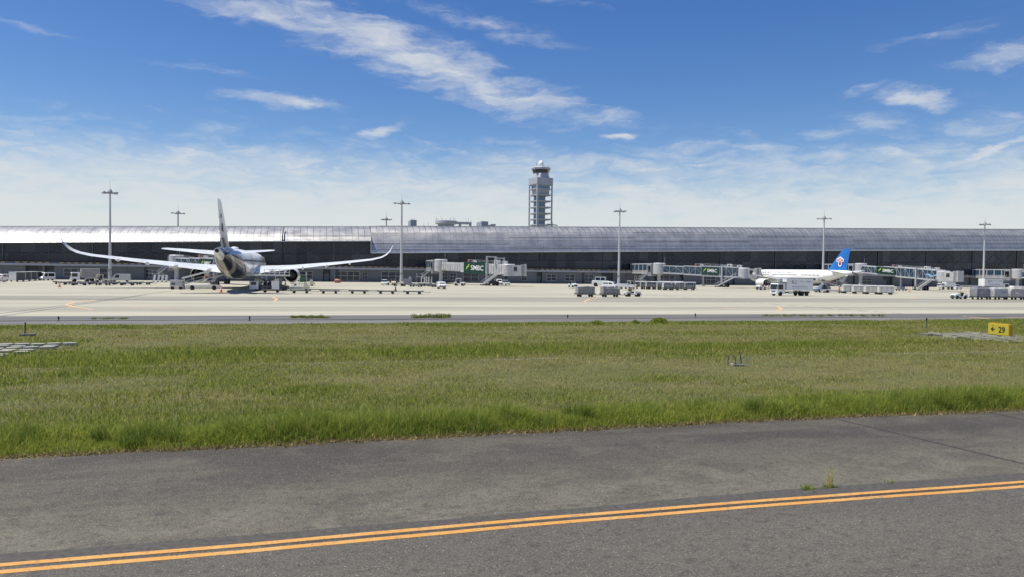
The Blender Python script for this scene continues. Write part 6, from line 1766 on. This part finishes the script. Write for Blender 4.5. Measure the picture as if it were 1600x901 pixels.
    n = 16000; x = rng.random(n) * 110 - 30; y = 20 + rng.random(n) ** 1.3 * 40; k = in_view(x, y) & (vnoise(x * .25, y * .3, 51) > .45); x, y = x[k], y[k]
    o = blades('seed_stalks', x, y, rng.uniform(.18, .42, len(x)), .008 + .0006 * (y - 20), mixc(DRY, LIME, rng.random(len(x))) * 1.1, .3)
    o['kind'] = 'stuff'; o['label'] = 'thin pale seed stalks standing above the mown grass'; o['category'] = 'grass'
    # dead thatch and soil rolled over the asphalt edge
    n = 17000
    x = rng.random(n) * 80 - 26; k = in_view(x, x * 0 + 20); x = x[k]
    y = edge_y(x) + .0 + rng.normal(0, .085, len(x)) + .35 * (vnoise(x * 1.3, x * 0 + 2, 41, 4) - .45)
    col = BROWN[None, :] * rng.uniform(.5, 1.9, (len(x), 1))
    o = blades('dead_thatch', x, y, rng.uniform(.03, .09, len(x)), rng.uniform(.03, .07, len(x)), col, .9)
    o['kind'] = 'stuff'; o['label'] = 'brown dead thatch along the edge of the asphalt'; o['category'] = 'thatch'
field()
def bush(label, p, h, w, n, lim=.2, name='bush', group=None, dark=1.0):
    o = thing(name, label, 'plant', p, 0, group)
    st = MB()
    for k in range(7):
        a = random.uniform(0, 6.28); st.tube((0, 0, 0), (w * .35 * math.cos(a), w * .35 * math.sin(a), h * random.uniform(.5, .8)), .015, .006, 5)
    st.build('stems', mat('green_stem', (.10, .12, .04), .8), o)
    u = rng.random(n) ** .5; a = rng.random(n) * 6.283; zz = rng.random(n)
    lobes = 1 + .25 * np.sin(a * 3 + 1) + .18 * np.sin(a * 5 + zz * 4)
    r = u * w / 2 * np.sqrt(np.clip(1 - (zz - .35) ** 2 * 1.7, .05, 1)) * lobes
    x, y, z = r * np.cos(a), r * np.sin(a), zz * h * (1 - .35 * u)
    col = mixc(DEEP, GREEN, np.clip(rng.random(n), 0, 1)) * dark; lm = rng.random(n) < lim; col[lm] = LIME * .9
    b = blades('foliage', x, y, np.full(n, .07 + h * .10) * rng.uniform(.6, 1.3, n), np.full(n, .045 + .03 * h), col, .9, z0=z, parent=o)
    b['kind'] = 'stuff'
    return o
bush('round leafy bush on the far grass edge before the shoulder', g(1031, 504.5), .55, 1.35, 1500)
bush('small dark bush left of the round leafy bush', g(993, 505), .33, .7, 500, .1)
bush('low spreading bush on the far grass edge beyond the netted train', g(933, 506.5), .4, 1.2, 700, .2)
for (px0, px1, py, h, n, lab) in ((455, 512, 496.2, .30, 15, 'dark weed tuft rooted in the shoulder joint before the dollies'), (645, 704, 495.8, .42, 17, 'weed tuft rooted in the shoulder joint before the ribbed bridge'),
                                  (148, 206, 497.5, .18, 5, 'sparse weed rooted in the left shoulder joint'), (1195, 1385, 493.3, .22, 22, 'weed tuft in the shoulder joint before the catering truck')):
    for k in range(n):
        px = px0 + (px1 - px0) * (k + random.random() * .8) / n
        bush(lab, g(px, py + random.uniform(-.5, .4)), h * random.uniform(.4, 1.15), .45 + .5 * random.random(), 90, .15, 'weed', lab.replace('weed tuft', 'weeds').replace('sparse weed', 'sparse weeds'), .8)
def tuft(label, p, h, n, dry, spread, name='weed_tuft'):
    o = thing(name, label, 'plant', p)
    a = rng.random(n) * 6.283; r = spread * np.sqrt(rng.random(n)); x, y = r * np.cos(a), r * np.sin(a)
    t = np.clip(rng.normal(dry, .25, n), 0, 1); col = mixc(GREEN * 1.1, DRY * 1.35, t)
    b = blades('blades', x, y, h * rng.uniform(.35, 1.1, n), rng.uniform(.006, .012, n), col, .22, tri=False, parent=o); b['kind'] = 'stuff'
    nb = min(40, n); x = rng.normal(0, spread * 1.3, nb); y = rng.normal(0, spread, nb)
    b = blades('low_leaves', x, y, rng.uniform(.03, .08, nb), rng.uniform(.02, .04, nb), mixc(DEEP, GREEN, rng.random(nb)), .9, parent=o); b['kind'] = 'stuff'
tuft('tall straw-coloured grass tuft growing from the asphalt seam', gp(1296, 760.5), .50, 46, .95, .06)
tuft('low dark green weed in the asphalt seam beside yellow lines', gp(1262, 763), .13, 60, .05, .09)
tuft('tiny weed in the asphalt seam right of the straw tuft', gp(1393, 753), .04, 10, .2, .05)
